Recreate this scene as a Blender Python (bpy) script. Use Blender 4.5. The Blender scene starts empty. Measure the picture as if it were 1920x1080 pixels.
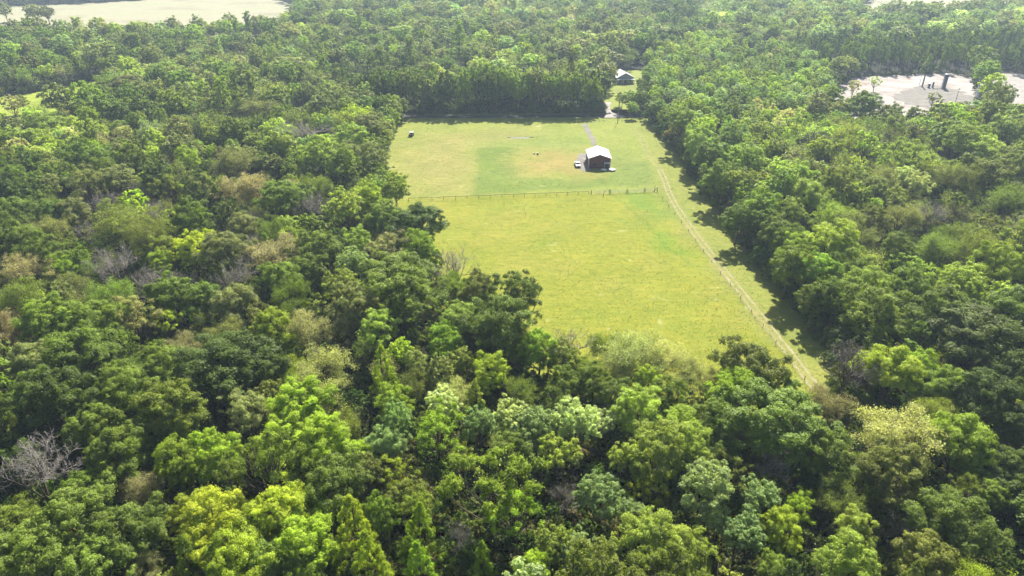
import bpy, bmesh, math, random
import numpy as np
from mathutils import Vector, Matrix

# ------------------------------------------------------------------ camera, world, sun, exposure
sc = bpy.context.scene
C = sc.collection
rad = math.radians
CAM_H, PITCH, FPX = 90.0, rad(28.0), 1297.0
cam_data = bpy.data.cameras.new('camera')
cam_data.sensor_width = 36.0
cam_data.lens = FPX / 1920 * 36.0
cam_data.clip_end = 9000
cam = bpy.data.objects.new('camera', cam_data)
cam.location = (0, 0, CAM_H)
cam.rotation_euler = (rad(90) - PITCH, 0, 0)
C.objects.link(cam)
sc.camera = cam

SUN_AZ, SUN_EL = rad(16), rad(43)          # azimuth measured from +Y towards +X
world = bpy.data.worlds.new('World')
sc.world = world
world.use_nodes = True
wn = world.node_tree.nodes
sky = wn.new('ShaderNodeTexSky')
sky.sky_type = 'NISHITA'
sky.sun_disc = False
sky.sun_elevation = SUN_EL
sky.sun_rotation = SUN_AZ
sky.dust_density = 2.0
wn['Background'].inputs[1].default_value = 0.055
world.node_tree.links.new(sky.outputs[0], wn['Background'].inputs[0])
sl = bpy.data.lights.new('sun', 'SUN')
sl.energy = 5.0
sl.angle = rad(0.53)
sl.color = (1.0, 0.95, 0.86)
sun = bpy.data.objects.new('sun', sl)
sd = Vector((math.sin(SUN_AZ) * math.cos(SUN_EL), math.cos(SUN_AZ) * math.cos(SUN_EL), math.sin(SUN_EL)))
sun.rotation_euler = sd.to_track_quat('Z', 'Y').to_euler()
sun.location = (0, 0, 200)
C.objects.link(sun)
sc.view_settings.view_transform = 'Standard'
sc.view_settings.look = 'None'
sc.view_settings.exposure = 1.2
sc.view_settings.gamma = 1.0
sc.view_settings.use_curve_mapping = False
cy = sc.cycles
cy.max_bounces = 4
cy.diffuse_bounces = 2
cy.glossy_bounces = 2
cy.transmission_bounces = 2
cy.volume_bounces = 0
cy.transparent_max_bounces = 4
cy.use_adaptive_sampling = True
cy.adaptive_threshold = 0.04
cy.use_denoising = True
cy.denoiser = 'OPENIMAGEDENOISE'
cy.sample_clamp_indirect = 6

rng = np.random.default_rng(11)
random.seed(5)

# ------------------------------------------------------------------ pixel of the 1920x1080 photograph -> point at height z
def P(u, v, z=0.0):
    dx, dy = (u - 960) / FPX, -(v - 540) / FPX
    d = Vector((dx, math.cos(PITCH) + dy * math.sin(PITCH), -math.sin(PITCH) + dy * math.cos(PITCH)))
    t = (z - CAM_H) / d.z
    return Vector((d.x * t, d.y * t, z))
def project(x, y, z):
    r = np.array([x, y, z - CAM_H])
    dep = r[1] * math.cos(PITCH) - r[2] * math.sin(PITCH)
    up = r[1] * math.sin(PITCH) + r[2] * math.cos(PITCH)
    return 960 + FPX * r[0] / dep, 540 - FPX * up / dep, dep
def PP(pts): return np.array([[P(u, v).x, P(u, v).y] for u, v in pts])
def inside(poly, x, y):
    x = np.asarray(x, float); y = np.asarray(y, float)
    c = np.zeros(x.shape, bool)
    n = len(poly)
    for i in range(n):
        x0, y0 = poly[i]; x1, y1 = poly[(i + 1) % n]
        cond = ((y0 > y) != (y1 > y)) & (x < (x1 - x0) * (y - y0) / (y1 - y0 + 1e-12) + x0)
        c ^= cond
    return c
def seg_dist(poly, x, y, closed=True):
    d = np.full(np.shape(x), 1e9)
    n = len(poly)
    for i in range(n if closed else n - 1):
        a = np.array(poly[i]); b = np.array(poly[(i + 1) % n]); ab = b - a
        t = np.clip(((x - a[0]) * ab[0] + (y - a[1]) * ab[1]) / (ab @ ab + 1e-9), 0, 1)
        d = np.minimum(d, np.hypot(x - a[0] - t * ab[0], y - a[1] - t * ab[1]))
    return d
def vnoise(x, y, s, seed=0):
    """value noise in numpy, 0..1"""
    r = np.random.default_rng(seed).random((64, 64))
    gx, gy = np.asarray(x) / s + 1000, np.asarray(y) / s + 1000
    ix, iy = np.floor(gx).astype(int), np.floor(gy).astype(int)
    fx, fy = gx - ix, gy - iy
    fx = fx * fx * (3 - 2 * fx); fy = fy * fy * (3 - 2 * fy)
    a = r[ix % 64, iy % 64]; b = r[(ix + 1) % 64, iy % 64]; c = r[ix % 64, (iy + 1) % 64]; d = r[(ix + 1) % 64, (iy + 1) % 64]
    return (a * (1 - fx) + b * fx) * (1 - fy) + (c * (1 - fx) + d * fx) * fy

# ------------------------------------------------------------------ object helpers
def tag(o, label=None, cat=None, group=None, kind=None):
    if label: o['label'] = label
    if cat: o['category'] = cat
    if group: o['group'] = group
    if kind: o['kind'] = kind
    return o
def empty(name, loc=(0, 0, 0), rz=0.0):
    o = bpy.data.objects.new(name, None)
    o.empty_display_size = 0.3
    o.location = loc; o.rotation_euler = (0, 0, rz)
    C.objects.link(o)
    return o
def mesh_obj(name, me, mat=None, parent=None, loc=None, rz=0.0):
    o = bpy.data.objects.new(name, me)
    if mat is not None and len(me.materials) == 0: me.materials.append(mat)
    C.objects.link(o)
    if parent is not None: o.parent = parent
    if loc is not None: o.location = loc
    o.rotation_euler = (0, 0, rz)
    return o
def pydata(name, v, f, mat=None, smooth=False):
    me = bpy.data.meshes.new(name)
    me.from_pydata([tuple(p) for p in v], [], f)
    if mat is not None: me.materials.append(mat)
    if smooth: me.polygons.foreach_set('use_smooth', [True] * len(me.polygons))
    me.update()
    return me
class MB:
    def __init__(s): s.v = []; s.f = []
    def add(s, v, f):
        n = len(s.v); s.v += [tuple(p) for p in v]; s.f += [tuple(i + n for i in q) for q in f]; return s
    def box(s, x0, x1, y0, y1, z0, z1):
        return s.add([(x0, y0, z0), (x1, y0, z0), (x1, y1, z0), (x0, y1, z0), (x0, y0, z1), (x1, y0, z1), (x1, y1, z1), (x0, y1, z1)],
                     [(0, 3, 2, 1), (4, 5, 6, 7), (0, 1, 5, 4), (1, 2, 6, 5), (2, 3, 7, 6), (3, 0, 4, 7)])
    def tube(s, pts, radii, n=6, cap=True):
        pts = [Vector(p) for p in pts]
        if not hasattr(radii, '__len__'): radii = [radii] * len(pts)
        ring = []
        base = len(s.v)
        for i, p in enumerate(pts):
            d = (pts[min(i + 1, len(pts) - 1)] - pts[max(i - 1, 0)]).normalized()
            a = d.orthogonal().normalized() if abs(d.z) > 0.95 else d.cross(Vector((0, 0, 1))).normalized()
            b = d.cross(a)
            for k in range(n):
                t = 2 * math.pi * k / n
                s.v.append(tuple(p + (a * math.cos(t) + b * math.sin(t)) * radii[i]))
        for i in range(len(pts) - 1):
            for k in range(n):
                s.f.append((base + i * n + k, base + i * n + (k + 1) % n, base + (i + 1) * n + (k + 1) % n, base + (i + 1) * n + k))
        if cap:
            s.f.append(tuple(base + k for k in reversed(range(n))))
            s.f.append(tuple(base + (len(pts) - 1) * n + k for k in range(n)))
        return s
    def prism(s, prof, y0, y1, inset=None):
        """profile in x,z extruded along y"""
        n = len(prof)
        v = [(x, y0, z) for x, z in prof] + [(x, y1, z) for x, z in prof]
        f = [tuple(range(n)), tuple(reversed(range(n, 2 * n)))] + [(i, i + n, (i + 1) % n + n, (i + 1) % n) for i in range(n)]
        return s.add(v, f)
    def lathe(s, prof, n=20):
        base = len(s.v)
        for r, z in prof:
            for k in range(n):
                t = 2 * math.pi * k / n
                s.v.append((r * math.cos(t), r * math.sin(t), z))
        for i in range(len(prof) - 1):
            for k in range(n):
                s.f.append((base + i * n + k, base + i * n + (k + 1) % n, base + (i + 1) * n + (k + 1) % n, base + (i + 1) * n + k))
        s.f.append(tuple(base + k for k in reversed(range(n))))
        s.f.append(tuple(base + (len(prof) - 1) * n + k for k in range(n)))
        return s
    def mesh(s, name, mat=None, smooth=False): return pydata(name, s.v, s.f, mat, smooth)
    def build(s, name, mat, parent=None, smooth=False, loc=None, rz=0.0, bevel=0.0):
        o = mesh_obj(name, s.mesh(name, mat, smooth), None, parent, loc, rz)
        if bevel:
            m = o.modifiers.new('bevel', 'BEVEL'); m.width = bevel; m.segments = 2; m.limit_method = 'ANGLE'
        return o

# ------------------------------------------------------------------ materials
def new_mat(name):
    m = bpy.data.materials.new(name); m.use_nodes = True
    nt = m.node_tree
    return m, nt, nt.nodes, nt.links, nt.nodes['Principled BSDF']
def mixc(nt, fac, a, b, mode='MIX'):
    n = nt.nodes.new('ShaderNodeMix'); n.data_type = 'RGBA'; n.blend_type = mode
    for i, x in ((0, fac), (6, a), (7, b)):
        if hasattr(x, 'is_output'): nt.links.new(x, n.inputs[i])
        elif i == 0: n.inputs[0].default_value = x
        else: n.inputs[i].default_value = (*x, 1) if len(x) == 3 else x
    return n.outputs[2]
def mth(nt, op, a, b=None, clamp=False):
    n = nt.nodes.new('ShaderNodeMath'); n.operation = op; n.use_clamp = clamp
    for i, x in enumerate((a, b)):
        if x is None: continue
        if hasattr(x, 'is_output'): nt.links.new(x, n.inputs[i])
        else: n.inputs[i].default_value = x
    return n.outputs[0]
def noise(nt, scale, detail=4, vec=None, rough=0.55):
    n = nt.nodes.new('ShaderNodeTexNoise'); n.inputs['Scale'].default_value = scale; n.inputs['Detail'].default_value = detail
    n.inputs['Roughness'].default_value = rough
    if vec is not None: nt.links.new(vec, n.inputs['Vector'])
    return n.outputs[0]
def ramp(nt, fac, stops):
    n = nt.nodes.new('ShaderNodeValToRGB')
    e = n.color_ramp.elements
    while len(e) < len(stops): e.new(0.5)
    for i, (p, c) in enumerate(stops):
        e[i].position = p; e[i].color = (*c, 1) if len(c) == 3 else c
    nt.links.new(fac, n.inputs[0])
    return n.outputs[0]
def geo_pos(nt): return nt.nodes.new('ShaderNodeNewGeometry').outputs['Position']
def obj_co(nt): return nt.nodes.new('ShaderNodeTexCoord').outputs['Object']

def plain(name, col, rough=0.6, metal=0.0, var=0.25, scale=1.5, spec=0.3):
    m, nt, N, L, b = new_mat(name)
    f = noise(nt, scale, 5, obj_co(nt))
    lo = tuple(c * (1 - var) for c in col); hi = tuple(min(1, c * (1 + var)) for c in col)
    L.new(ramp(nt, f, [(0.3, lo), (0.7, hi)]), b.inputs['Base Color'])
    b.inputs['Roughness'].default_value = rough
    b.inputs['Metallic'].default_value = metal
    b.inputs['Specular IOR Level'].default_value = spec
    return m

LEAF_GAIN = 2.15
def leaf_mat(name, instanced):
    m, nt, N, L, b = new_mat(name)
    if instanced:
        a = N.new('ShaderNodeAttribute'); a.attribute_type = 'INSTANCER'; a.attribute_name = 'tint'; tint = a.outputs['Color']
    else:
        tint = N.new('ShaderNodeObjectInfo').outputs['Color']
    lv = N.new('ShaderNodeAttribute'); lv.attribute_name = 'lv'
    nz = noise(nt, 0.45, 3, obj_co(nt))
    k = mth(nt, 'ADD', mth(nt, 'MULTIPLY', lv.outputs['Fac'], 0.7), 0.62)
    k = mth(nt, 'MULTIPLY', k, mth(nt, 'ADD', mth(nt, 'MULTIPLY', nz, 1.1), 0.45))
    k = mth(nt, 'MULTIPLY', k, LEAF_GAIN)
    vm = N.new('ShaderNodeVectorMath'); vm.operation = 'SCALE'
    L.new(tint, vm.inputs[0]); L.new(k, vm.inputs['Scale'])
    col = vm.outputs[0]
    col = mixc(nt, 1.0, col, (1.10, 1.0, 0.88), 'MULTIPLY')
    warm = mixc(nt, 1.0, col, (1.12, 1.06, 0.75), 'MULTIPLY')
    col = mixc(nt, nz, col, warm)
    L.new(col, b.inputs['Base Color'])
    b.inputs['Roughness'].default_value = 0.55
    b.inputs['Specular IOR Level'].default_value = 0.25
    tr = N.new('ShaderNodeBsdfTranslucent')
    L.new(mixc(nt, 1.0, col, (1.4, 1.5, 0.7), 'MULTIPLY'), tr.inputs[0])
    mx = N.new('ShaderNodeMixShader'); mx.inputs[0].default_value = 0.36
    L.new(b.outputs[0], mx.inputs[1]); L.new(tr.outputs[0], mx.inputs[2])
    L.new(mx.outputs[0], N['Material Output'].inputs[0])
    return m
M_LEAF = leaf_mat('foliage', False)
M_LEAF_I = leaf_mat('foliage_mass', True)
def bark_mat(name, col):
    m, nt, N, L, b = new_mat(name)
    f = noise(nt, 3.0, 6, obj_co(nt))
    L.new(ramp(nt, f, [(0.3, tuple(c * 0.55 for c in col)), (0.7, tuple(c * 1.3 for c in col))]), b.inputs['Base Color'])
    b.inputs['Roughness'].default_value = 0.9
    b.inputs['Specular IOR Level'].default_value = 0.1
    return m
M_BARK = bark_mat('bark', (0.13, 0.105, 0.08))
def twig_mat():
    m, nt, N, L, b = new_mat('grey_twigs')
    oi = N.new('ShaderNodeObjectInfo')
    f = noise(nt, 2.0, 4, obj_co(nt))
    L.new(mixc(nt, 1.0, oi.outputs['Color'], ramp(nt, f, [(0.3, (0.65,) * 3), (0.7, (1.2,) * 3)]), 'MULTIPLY'), b.inputs['Base Color'])
    b.inputs['Roughness'].default_value = 0.85
    return m
M_TWIG = twig_mat()
M_TWIG_I = bark_mat('pale_twigs', (0.24, 0.21, 0.18))

def ground_mat():
    m, nt, N, L, b = new_mat('forest_floor')
    p = geo_pos(nt)
    f = noise(nt, 0.35, 8, p, 0.65)
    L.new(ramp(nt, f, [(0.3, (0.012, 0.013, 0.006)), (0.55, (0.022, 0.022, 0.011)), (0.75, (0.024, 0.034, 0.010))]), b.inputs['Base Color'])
    b.inputs['Roughness'].default_value = 0.95
    b.inputs['Specular IOR Level'].default_value = 0.1
    return m
M_GROUND = ground_mat()
def pasture_mat(name):
    """grass: region colours come with the sheet (what grows there), fine mottling from noise"""
    m, nt, N, L, b = new_mat(name)
    p = geo_pos(nt)
    a = N.new('ShaderNodeAttribute'); a.attribute_name = 'col'
    big = noise(nt, 0.06, 5, p, 0.6)
    mid = noise(nt, 0.45, 5, p, 0.65)
    fine = noise(nt, 2.2, 4, p, 0.7)
    sep = N.new('ShaderNodeMapping'); L.new(p, sep.inputs[0]); sep.inputs['Scale'].default_value = (0.35, 2.2, 1)
    streak = noise(nt, 0.35, 4, sep.outputs[0], 0.6)
    c = mixc(nt, 1.0, mixc(nt, 1.0, a.outputs['Color'], (0.885, 0.95, 0.72), 'MULTIPLY'), ramp(nt, big, [(0.3, (0.86, 0.90, 0.85)), (0.7, (1.12, 1.08, 1.1))]), 'MULTIPLY')
    c = mixc(nt, 1.0, c, ramp(nt, mid, [(0.3, (0.80, 0.88, 0.80)), (0.5, (1, 1, 1)), (0.75, (1.18, 1.08, 1.1))]), 'MULTIPLY')
    c = mixc(nt, 1.0, c, ramp(nt, streak, [(0.35, (0.86, 0.91, 0.84)), (0.65, (1.12, 1.07, 1.08))]), 'MULTIPLY')
    c = mixc(nt, 1.0, c, ramp(nt, fine, [(0.3, (0.70, 0.78, 0.70)), (0.52, (1, 1, 1)), (0.72, (1.15, 1.10, 1.10))]), 'MULTIPLY')
    L.new(c, b.inputs['Base Color'])
    b.inputs['Roughness'].default_value = 0.9
    b.inputs['Specular IOR Level'].default_value = 0.1
    bp = N.new('ShaderNodeBump'); bp.inputs['Strength'].default_value = 0.5; bp.inputs['Distance'].default_value = 0.12
    L.new(fine, bp.inputs['Height']); L.new(bp.outputs[0], b.inputs['Normal'])
    return m
M_PASTURE = pasture_mat('pasture_grass')
def soil_mat(name, stops, s1=0.12, s2=1.2):
    m, nt, N, L, b = new_mat(name)
    p = geo_pos(nt)
    f = mth(nt, 'ADD', mth(nt, 'MULTIPLY', noise(nt, s1, 6, p, 0.6), 0.7), mth(nt, 'MULTIPLY', noise(nt, s2, 5, p, 0.6), 0.3))
    L.new(ramp(nt, f, stops), b.inputs['Base Color'])
    b.inputs['Roughness'].default_value = 0.95
    b.inputs['Specular IOR Level'].default_value = 0.1
    return m
M_SAND = soil_mat('sandy_clay', [(0.36, (0.24, 0.17, 0.14)), (0.45, (0.33, 0.29, 0.26)), (0.58, (0.43, 0.40, 0.37))], 0.07, 0.6)
M_GRAVEL = soil_mat('grey_gravel', [(0.35, (0.17, 0.16, 0.14)), (0.65, (0.28, 0.26, 0.23))], 0.25, 3.0)
M_PALE = soil_mat('pale_gravel', [(0.35, (0.24, 0.22, 0.20)), (0.65, (0.42, 0.39, 0.36))], 0.25, 3.0)
M_DIRT = soil_mat('rut_dirt', [(0.36, (0.25, 0.245, 0.085)), (0.50, (0.30, 0.28, 0.13)), (0.64, (0.38, 0.34, 0.22))], 0.4, 3.0)
M_ASPH = soil_mat('road_asphalt', [(0.35, (0.05, 0.05, 0.05)), (0.65, (0.09, 0.088, 0.085))], 0.3, 4.0)
M_STRAW = soil_mat('stubble_field', [(0.38, (0.27, 0.255, 0.16)), (0.5, (0.35, 0.33, 0.22)), (0.62, (0.31, 0.32, 0.18))], 0.018, 0.2)

M_ROOF = plain('white_metal_roof', (0.80, 0.80, 0.80), 0.35, 0.0, 0.04, 0.4)
M_TRIM = plain('white_trim', (0.75, 0.75, 0.74), 0.5, 0, 0.05)
M_MAROON = plain('maroon_metal_siding', (0.11, 0.028, 0.030), 0.5, 0.0, 0.2, 0.8)
M_GREYWALL = plain('grey_siding', (0.34, 0.35, 0.36), 0.6, 0, 0.1)
M_LAV = plain('grey_metal_roof', (0.33, 0.32, 0.37), 0.5, 0, 0.2, 0.6)
M_DARKOPEN = plain('dark_door_panel', (0.035, 0.03, 0.03), 0.6, 0, 0.2)
M_WOOD = plain('weathered_wood', (0.19, 0.15, 0.11), 0.9, 0, 0.35, 2.5, 0.1)
M_STEEL = plain('galvanised_pipe', (0.33, 0.33, 0.33), 0.45, 0.3, 0.15)
M_WIRE = plain('rusty_wire', (0.16, 0.13, 0.11), 0.7, 0.2, 0.2)
M_CARW = plain('white_car_paint', (0.80, 0.80, 0.80), 0.25, 0, 0.03, 0.5, 0.5)
M_GLASS = plain('dark_window_glass', (0.02, 0.025, 0.03), 0.08, 0, 0.1, 1, 0.6)
M_RUBBER = plain('black_rubber', (0.02, 0.02, 0.02), 0.8, 0, 0.2)
M_BLACKP = plain('black_plastic', (0.03, 0.03, 0.032), 0.5, 0, 0.2)
M_LAMP = plain('headlight_glass', (0.7, 0.7, 0.68), 0.15, 0, 0.05)
M_TEAL = plain('pale_teal_canopy', (0.50, 0.62, 0.60), 0.5, 0, 0.06)
M_TANK = plain('slate_painted_steel', (0.10, 0.115, 0.14), 0.45, 0.1, 0.2)
M_WHITEP = plain('white_plastic', (0.78, 0.78, 0.75), 0.5, 0, 0.05)
M_CREAM = plain('cream_plastic', (0.70, 0.68, 0.40), 0.6, 0, 0.08)
M_RED = plain('faded_red', (0.55, 0.10, 0.07), 0.6, 0, 0.1)
#@@STRUCTURE
# ------------------------------------------------------------------ the setting: ground and clearings
def ngon(name, xy, z, mat, jitter=0.0, step=3.0, seed=1):
    r = np.random.default_rng(seed)
    pts = []
    n = len(xy)
    for i in range(n):
        a = np.array(xy[i]); b = np.array(xy[(i + 1) % n]); d = np.linalg.norm(b - a)
        k = max(1, int(d / step))
        nrm = np.array([-(b - a)[1], (b - a)[0]]) / (d + 1e-9)
        for j in range(k):
            p = a + (b - a) * j / k
            pts.append(p + nrm * r.normal(0, jitter) if jitter else p)
    bm = bmesh.new()
    vs = [bm.verts.new((p[0], p[1], z)) for p in pts]
    f = bm.faces.new(vs)
    if f.normal.z < 0 or f.calc_area() == 0: pass
    f.normal_update()
    if f.normal.z < 0: f.normal_flip()
    bmesh.ops.triangulate(bm, faces=bm.faces[:])
    me = bpy.data.meshes.new(name); bm.to_mesh(me); bm.free()
    me.materials.append(mat)
    return mesh_obj(name, me)
def strip(name, pts, width, z, mat, step=1.5, jit=0.12, seed=3):
    """a path along ground points, its two edges a little uneven"""
    r = np.random.default_rng(seed)
    pts = [np.array(p[:2], float) for p in pts]
    q = []
    for i in range(len(pts) - 1):                    # Catmull-Rom
        p0 = pts[max(i - 1, 0)]; p1 = pts[i]; p2 = pts[i + 1]; p3 = pts[min(i + 2, len(pts) - 1)]
        k = max(2, int(np.linalg.norm(p2 - p1) / step))
        for j in range(k):
            t = j / k
            q.append(0.5 * ((2 * p1) + (p2 - p0) * t + (2 * p0 - 5 * p1 + 4 * p2 - p3) * t ** 2 + (-p0 + 3 * p1 - 3 * p2 + p3) * t ** 3))
    q.append(pts[-1])
    v, f = [], []
    for i, p in enumerate(q):
        d = q[min(i + 1, len(q) - 1)] - q[max(i - 1, 0)]; d = d / (np.linalg.norm(d) + 1e-9)
        nrm = np.array([-d[1], d[0]])
        w = width * 0.5
        a = p + nrm * (w + r.normal(0, jit)); b = p - nrm * (w + r.normal(0, jit))
        v += [(a[0], a[1], z), (b[0], b[1], z)]
        if i: f.append((2 * i - 2, 2 * i - 1, 2 * i + 1, 2 * i))
    return mesh_obj(name, pydata(name, v, f, mat))
def grid_sheet(name, poly, z, step, mat, colour):
    x0, y0 = poly.min(0); x1, y1 = poly.max(0)
    nx, ny = int((x1 - x0) / step) + 2, int((y1 - y0) / step) + 2
    gx, gy = np.meshgrid(x0 + np.arange(nx) * step, y0 + np.arange(ny) * step, indexing='ij')
    keep = inside(poly, gx[:-1, :-1] + step / 2, gy[:-1, :-1] + step / 2)
    idx = np.arange(nx * ny).reshape(nx, ny)
    a, b, c, d = idx[:-1, :-1][keep], idx[1:, :-1][keep], idx[1:, 1:][keep], idx[:-1, 1:][keep]
    quads = np.stack([a, b, c, d], 1)
    used, inv = np.unique(quads, return_inverse=True)
    quads = inv.reshape(quads.shape)
    X, Y = gx.ravel()[used], gy.ravel()[used]
    me = bpy.data.meshes.new(name)
    me.from_pydata(np.stack([X, Y, np.full(len(X), z)], 1).tolist(), [], quads.tolist())
    me.materials.append(mat)
    col = np.ones((len(X), 4), np.float32); col[:, :3] = colour(X, Y)
    at = me.attributes.new('col', 'FLOAT_COLOR', 'POINT'); at.data.foreach_set('color', col.ravel())
    return mesh_obj(name, me)

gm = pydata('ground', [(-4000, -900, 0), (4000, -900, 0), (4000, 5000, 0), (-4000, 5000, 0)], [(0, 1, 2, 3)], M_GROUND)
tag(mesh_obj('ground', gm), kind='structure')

# clearings: where no trunk stands
CLEAR = PP([(748, 213), (1130, 213), (1215, 216), (1290, 300), (1392, 440), (1478, 565), (1560, 690), (1560, 770), (1420, 800), (1200, 790),
            (1060, 740), (965, 655), (868, 590), (796, 505), (728, 425), (708, 335), (733, 262)])
FIELD_FAR = PP([(-420, 72), (300, 74), (536, 64), (550, 32), (552, 12), (520, -2), (500, -14), (290, -14), (262, 1), (130, 8), (0, 13), (-420, 26)])
PAST_LEFT = PP([(-90, 205), (0, 182), (60, 174), (130, 160), (200, 149), (212, 176), (163, 208), (100, 236), (60, 262), (0, 282), (-90, 305)])
PAD = PP([(1572, 158), (1600, 145), (1720, 139), (1800, 137), (1828, 150), (1840, 178), (1850, 238), (1760, 244), (1640, 238), (1556, 222), (1556, 185)])
PAD_B = PP([(1822, 142), (1870, 138), (2010, 140), (2010, 246), (1930, 240), (1880, 222), (1845, 165)])
FIELD_R = PP([(1600, 36), (1640, -12), (1850, -12), (1990, -8), (1990, 8), (1850, 22), (1740, 36)])
DRIVE = PP([(1126, 222), (1132, 190), (1140, 160), (1140, 132), (1212, 132), (1210, 165), (1190, 186), (1176, 222)])
GAP_A = PP([(1850, 985), (2150, 960), (2150, 1250), (1860, 1250)])
GAP_B = PP([(-90, 850), (62, 850), (66, 925), (-90, 930)])
GAP_C = PP([(640, 985), (700, 985), (700, 1040), (640, 1040)])
CLEARS = [GAP_A, GAP_B, GAP_C, CLEAR, FIELD_FAR, PAST_LEFT, PAD, PAD_B, FIELD_R, DRIVE]

TRACK_A = [(1192, 246), (1205, 268), (1221, 295), (1237, 318), (1247, 340), (1256, 365), (1275, 398), (1305, 441), (1345, 492), (1392, 551), (1440, 612), (1478, 660), (1525, 722), (1545, 750)]
TRACK_XY = PP(TRACK_A)
# what grows where on the big pasture
def soft(poly, x, y, w):
    d = seg_dist(poly, x, y); s = np.where(inside(poly, x, y), d, -d)
    return np.clip(s / w * 0.5 + 0.5, 0, 1)
TAN = PP([(752, 255), (985, 245), (1000, 262), (900, 275), (893, 365), (790, 371), (742, 330)])
GREEN = PP([(898, 279), (964, 276), (972, 332), (1100, 338), (1215, 300), (1222, 345), (1100, 352), (960, 361), (888, 366)])
GREEN2 = PP([(1100, 300), (1150, 285), (1228, 300), (1236, 345), (1180, 350), (1110, 345)])
ORANGE = PP([(968, 300), (990, 282), (1090, 280), (1105, 322), (1075, 333), (975, 330)])
GREENTOP = PP([(905, 262), (1100, 252), (1110, 276), (960, 283), (905, 280)])
LOWER = PP([(700, 376), (950, 366), (1228, 356), (1560, 760), (1500, 860), (900, 860), (600, 500)])
LUSH = PP([(1165, 362), (1225, 360), (1275, 405), (1240, 412), (1200, 390)])
LUSH2 = PP([(1235, 440), (1262, 436), (1285, 470), (1262, 474)])
LANE = PP([(1228, 356), (1240, 320), (1200, 240), (1250, 240), (1620, 720), (1560, 800), (1500, 720)])
LINE1 = PP([(1115, 330), (1150, 362), (1200, 408), (1262, 470), (1300, 500)])
def blend(c, m, col): return c * (1 - m[:, None]) + np.array(col) * m[:, None]
def pasture_col(x, y):
    wx = x + (vnoise(x, y, 9, 1) - 0.5) * 7 + (vnoise(x, y, 3, 7) - 0.5) * 3
    wy = y + (vnoise(x, y, 9, 2) - 0.5) * 12 + (vnoise(x, y, 3, 8) - 0.5) * 4
    c = np.tile(np.array([0.264, 0.280, 0.072]), (len(x), 1))
    c = blend(c, soft(TAN, wx, wy, 14) * 0.65, (0.325, 0.262, 0.128))
    c = blend(c, soft(GREENTOP, wx, wy, 9) * 0.7, (0.225, 0.265, 0.085))
    c = blend(c, soft(GREEN, x * 0.85 + wx * 0.15, y * 0.85 + wy * 0.15, 1.6) * 0.95, (0.176, 0.224, 0.058))
    c = blend(c, soft(GREEN2, wx, wy, 10) * 0.7, (0.190, 0.228, 0.066))
    c = blend(c, soft(ORANGE, wx, wy, 9) * 1.0, (0.335, 0.262, 0.110))
    c = blend(c, soft(LOWER, x, y, 1.5), (0.262, 0.262, 0.042))
    dry = np.clip((vnoise(x, y, 14, 3) * 0.6 + vnoise(x, y, 5, 4) * 0.4 - 0.5) * 3.2, 0, 1) * soft(LOWER, x, y, 2)
    c = blend(c, dry * 0.45, (0.300, 0.268, 0.070))
    gre = np.clip((vnoise(x, y, 11, 5) * 0.55 + vnoise(x, y, 4, 6) * 0.45 - 0.52) * 3.5, 0, 1)
    c = blend(c, gre * 0.40, (0.200, 0.248, 0.040))
    c = blend(c, soft(LANE, wx, y, 2) * 0.75, (0.255, 0.258, 0.072))
    tr = np.clip(1.6 - seg_dist(TRACK_XY, wx * 0.2 + x * 0.8, y, False) / 1.4, 0, 1)
    c = blend(c, tr * 0.6, (0.300, 0.275, 0.125))
    c = blend(c, soft(LUSH, wx, wy, 5) * 0.8, (0.165, 0.245, 0.040))
    c = blend(c, soft(LUSH2, wx, wy, 4) * 0.8, (0.155, 0.260, 0.030))
    ln = np.clip(1 - seg_dist(LINE1, wx * 0.3 + x * 0.7, wy * 0.3 + y * 0.7, False) / 0.9, 0, 1)
    c = blend(c, ln * 0.6, (0.14, 0.20, 0.035))
    bald = np.clip((vnoise(x, y, 2.2, 9) - 0.90) * 14, 0, 1) * np.clip((vnoise(x, y, 16, 12) - 0.5) * 4, 0, 1)
    c = blend(c, bald * 0.8, (0.44, 0.40, 0.24))
    return c
PAST_SHEET = PP([(660, 205), (1260, 205), (1340, 300), (1450, 440), (1540, 565), (1640, 690), (1640, 830), (1420, 850), (1200, 850),
                 (1030, 790), (920, 690), (820, 620), (740, 530), (670, 430), (640, 335), (650, 262)])
tag(grid_sheet('pasture', PAST_SHEET, 0.02, 0.75, M_PASTURE, pasture_col), kind='structure')
def flat_col(c):
    return lambda x, y: np.tile(np.array(c), (len(x), 1)) * (0.85 + 0.3 * vnoise(x, y, 12, 5))[:, None]
tag(grid_sheet('meadow', PAST_LEFT, 0.02, 1.5, M_PASTURE, flat_col((0.30, 0.34, 0.06))), kind='structure')
tag(grid_sheet('lawn', DRIVE, 0.02, 1.0, M_PASTURE, flat_col((0.25, 0.27, 0.07))), kind='structure')
tag(ngon('stubble_field', FIELD_FAR, 0.03, M_STRAW), kind='structure')
tag(ngon('distant_field', FIELD_R, 0.03, M_STRAW), kind='structure')
tag(ngon('sandy_pad', PAD, 0.03, M_SAND, 0.8, 5), kind='structure')
tag(ngon('bare_pad', PAD_B, 0.03, M_PALE, 0.8, 5), kind='structure')
tag(ngon('gravel_pad', PP([(1690, 172), (1735, 158), (1775, 163), (1805, 172), (1835, 184), (1845, 205), (1790, 212), (1700, 196), (1668, 182)]), 0.06, M_GRAVEL, 1.4, 2.5), kind='structure')
tag(strip('road', [P(600, 219), P(900, 218.5), P(1145, 217.5), P(1260, 217), P(1420, 214)], 5.5, 0.05, M_ASPH, 4, 0.1), kind='structure')
tag(strip('driveway', [P(1152, 221), P(1142, 211), P(1137, 200), P(1141, 192)], 3.6, 0.08, M_PALE, 2, 0.3), kind='structure')
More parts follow.
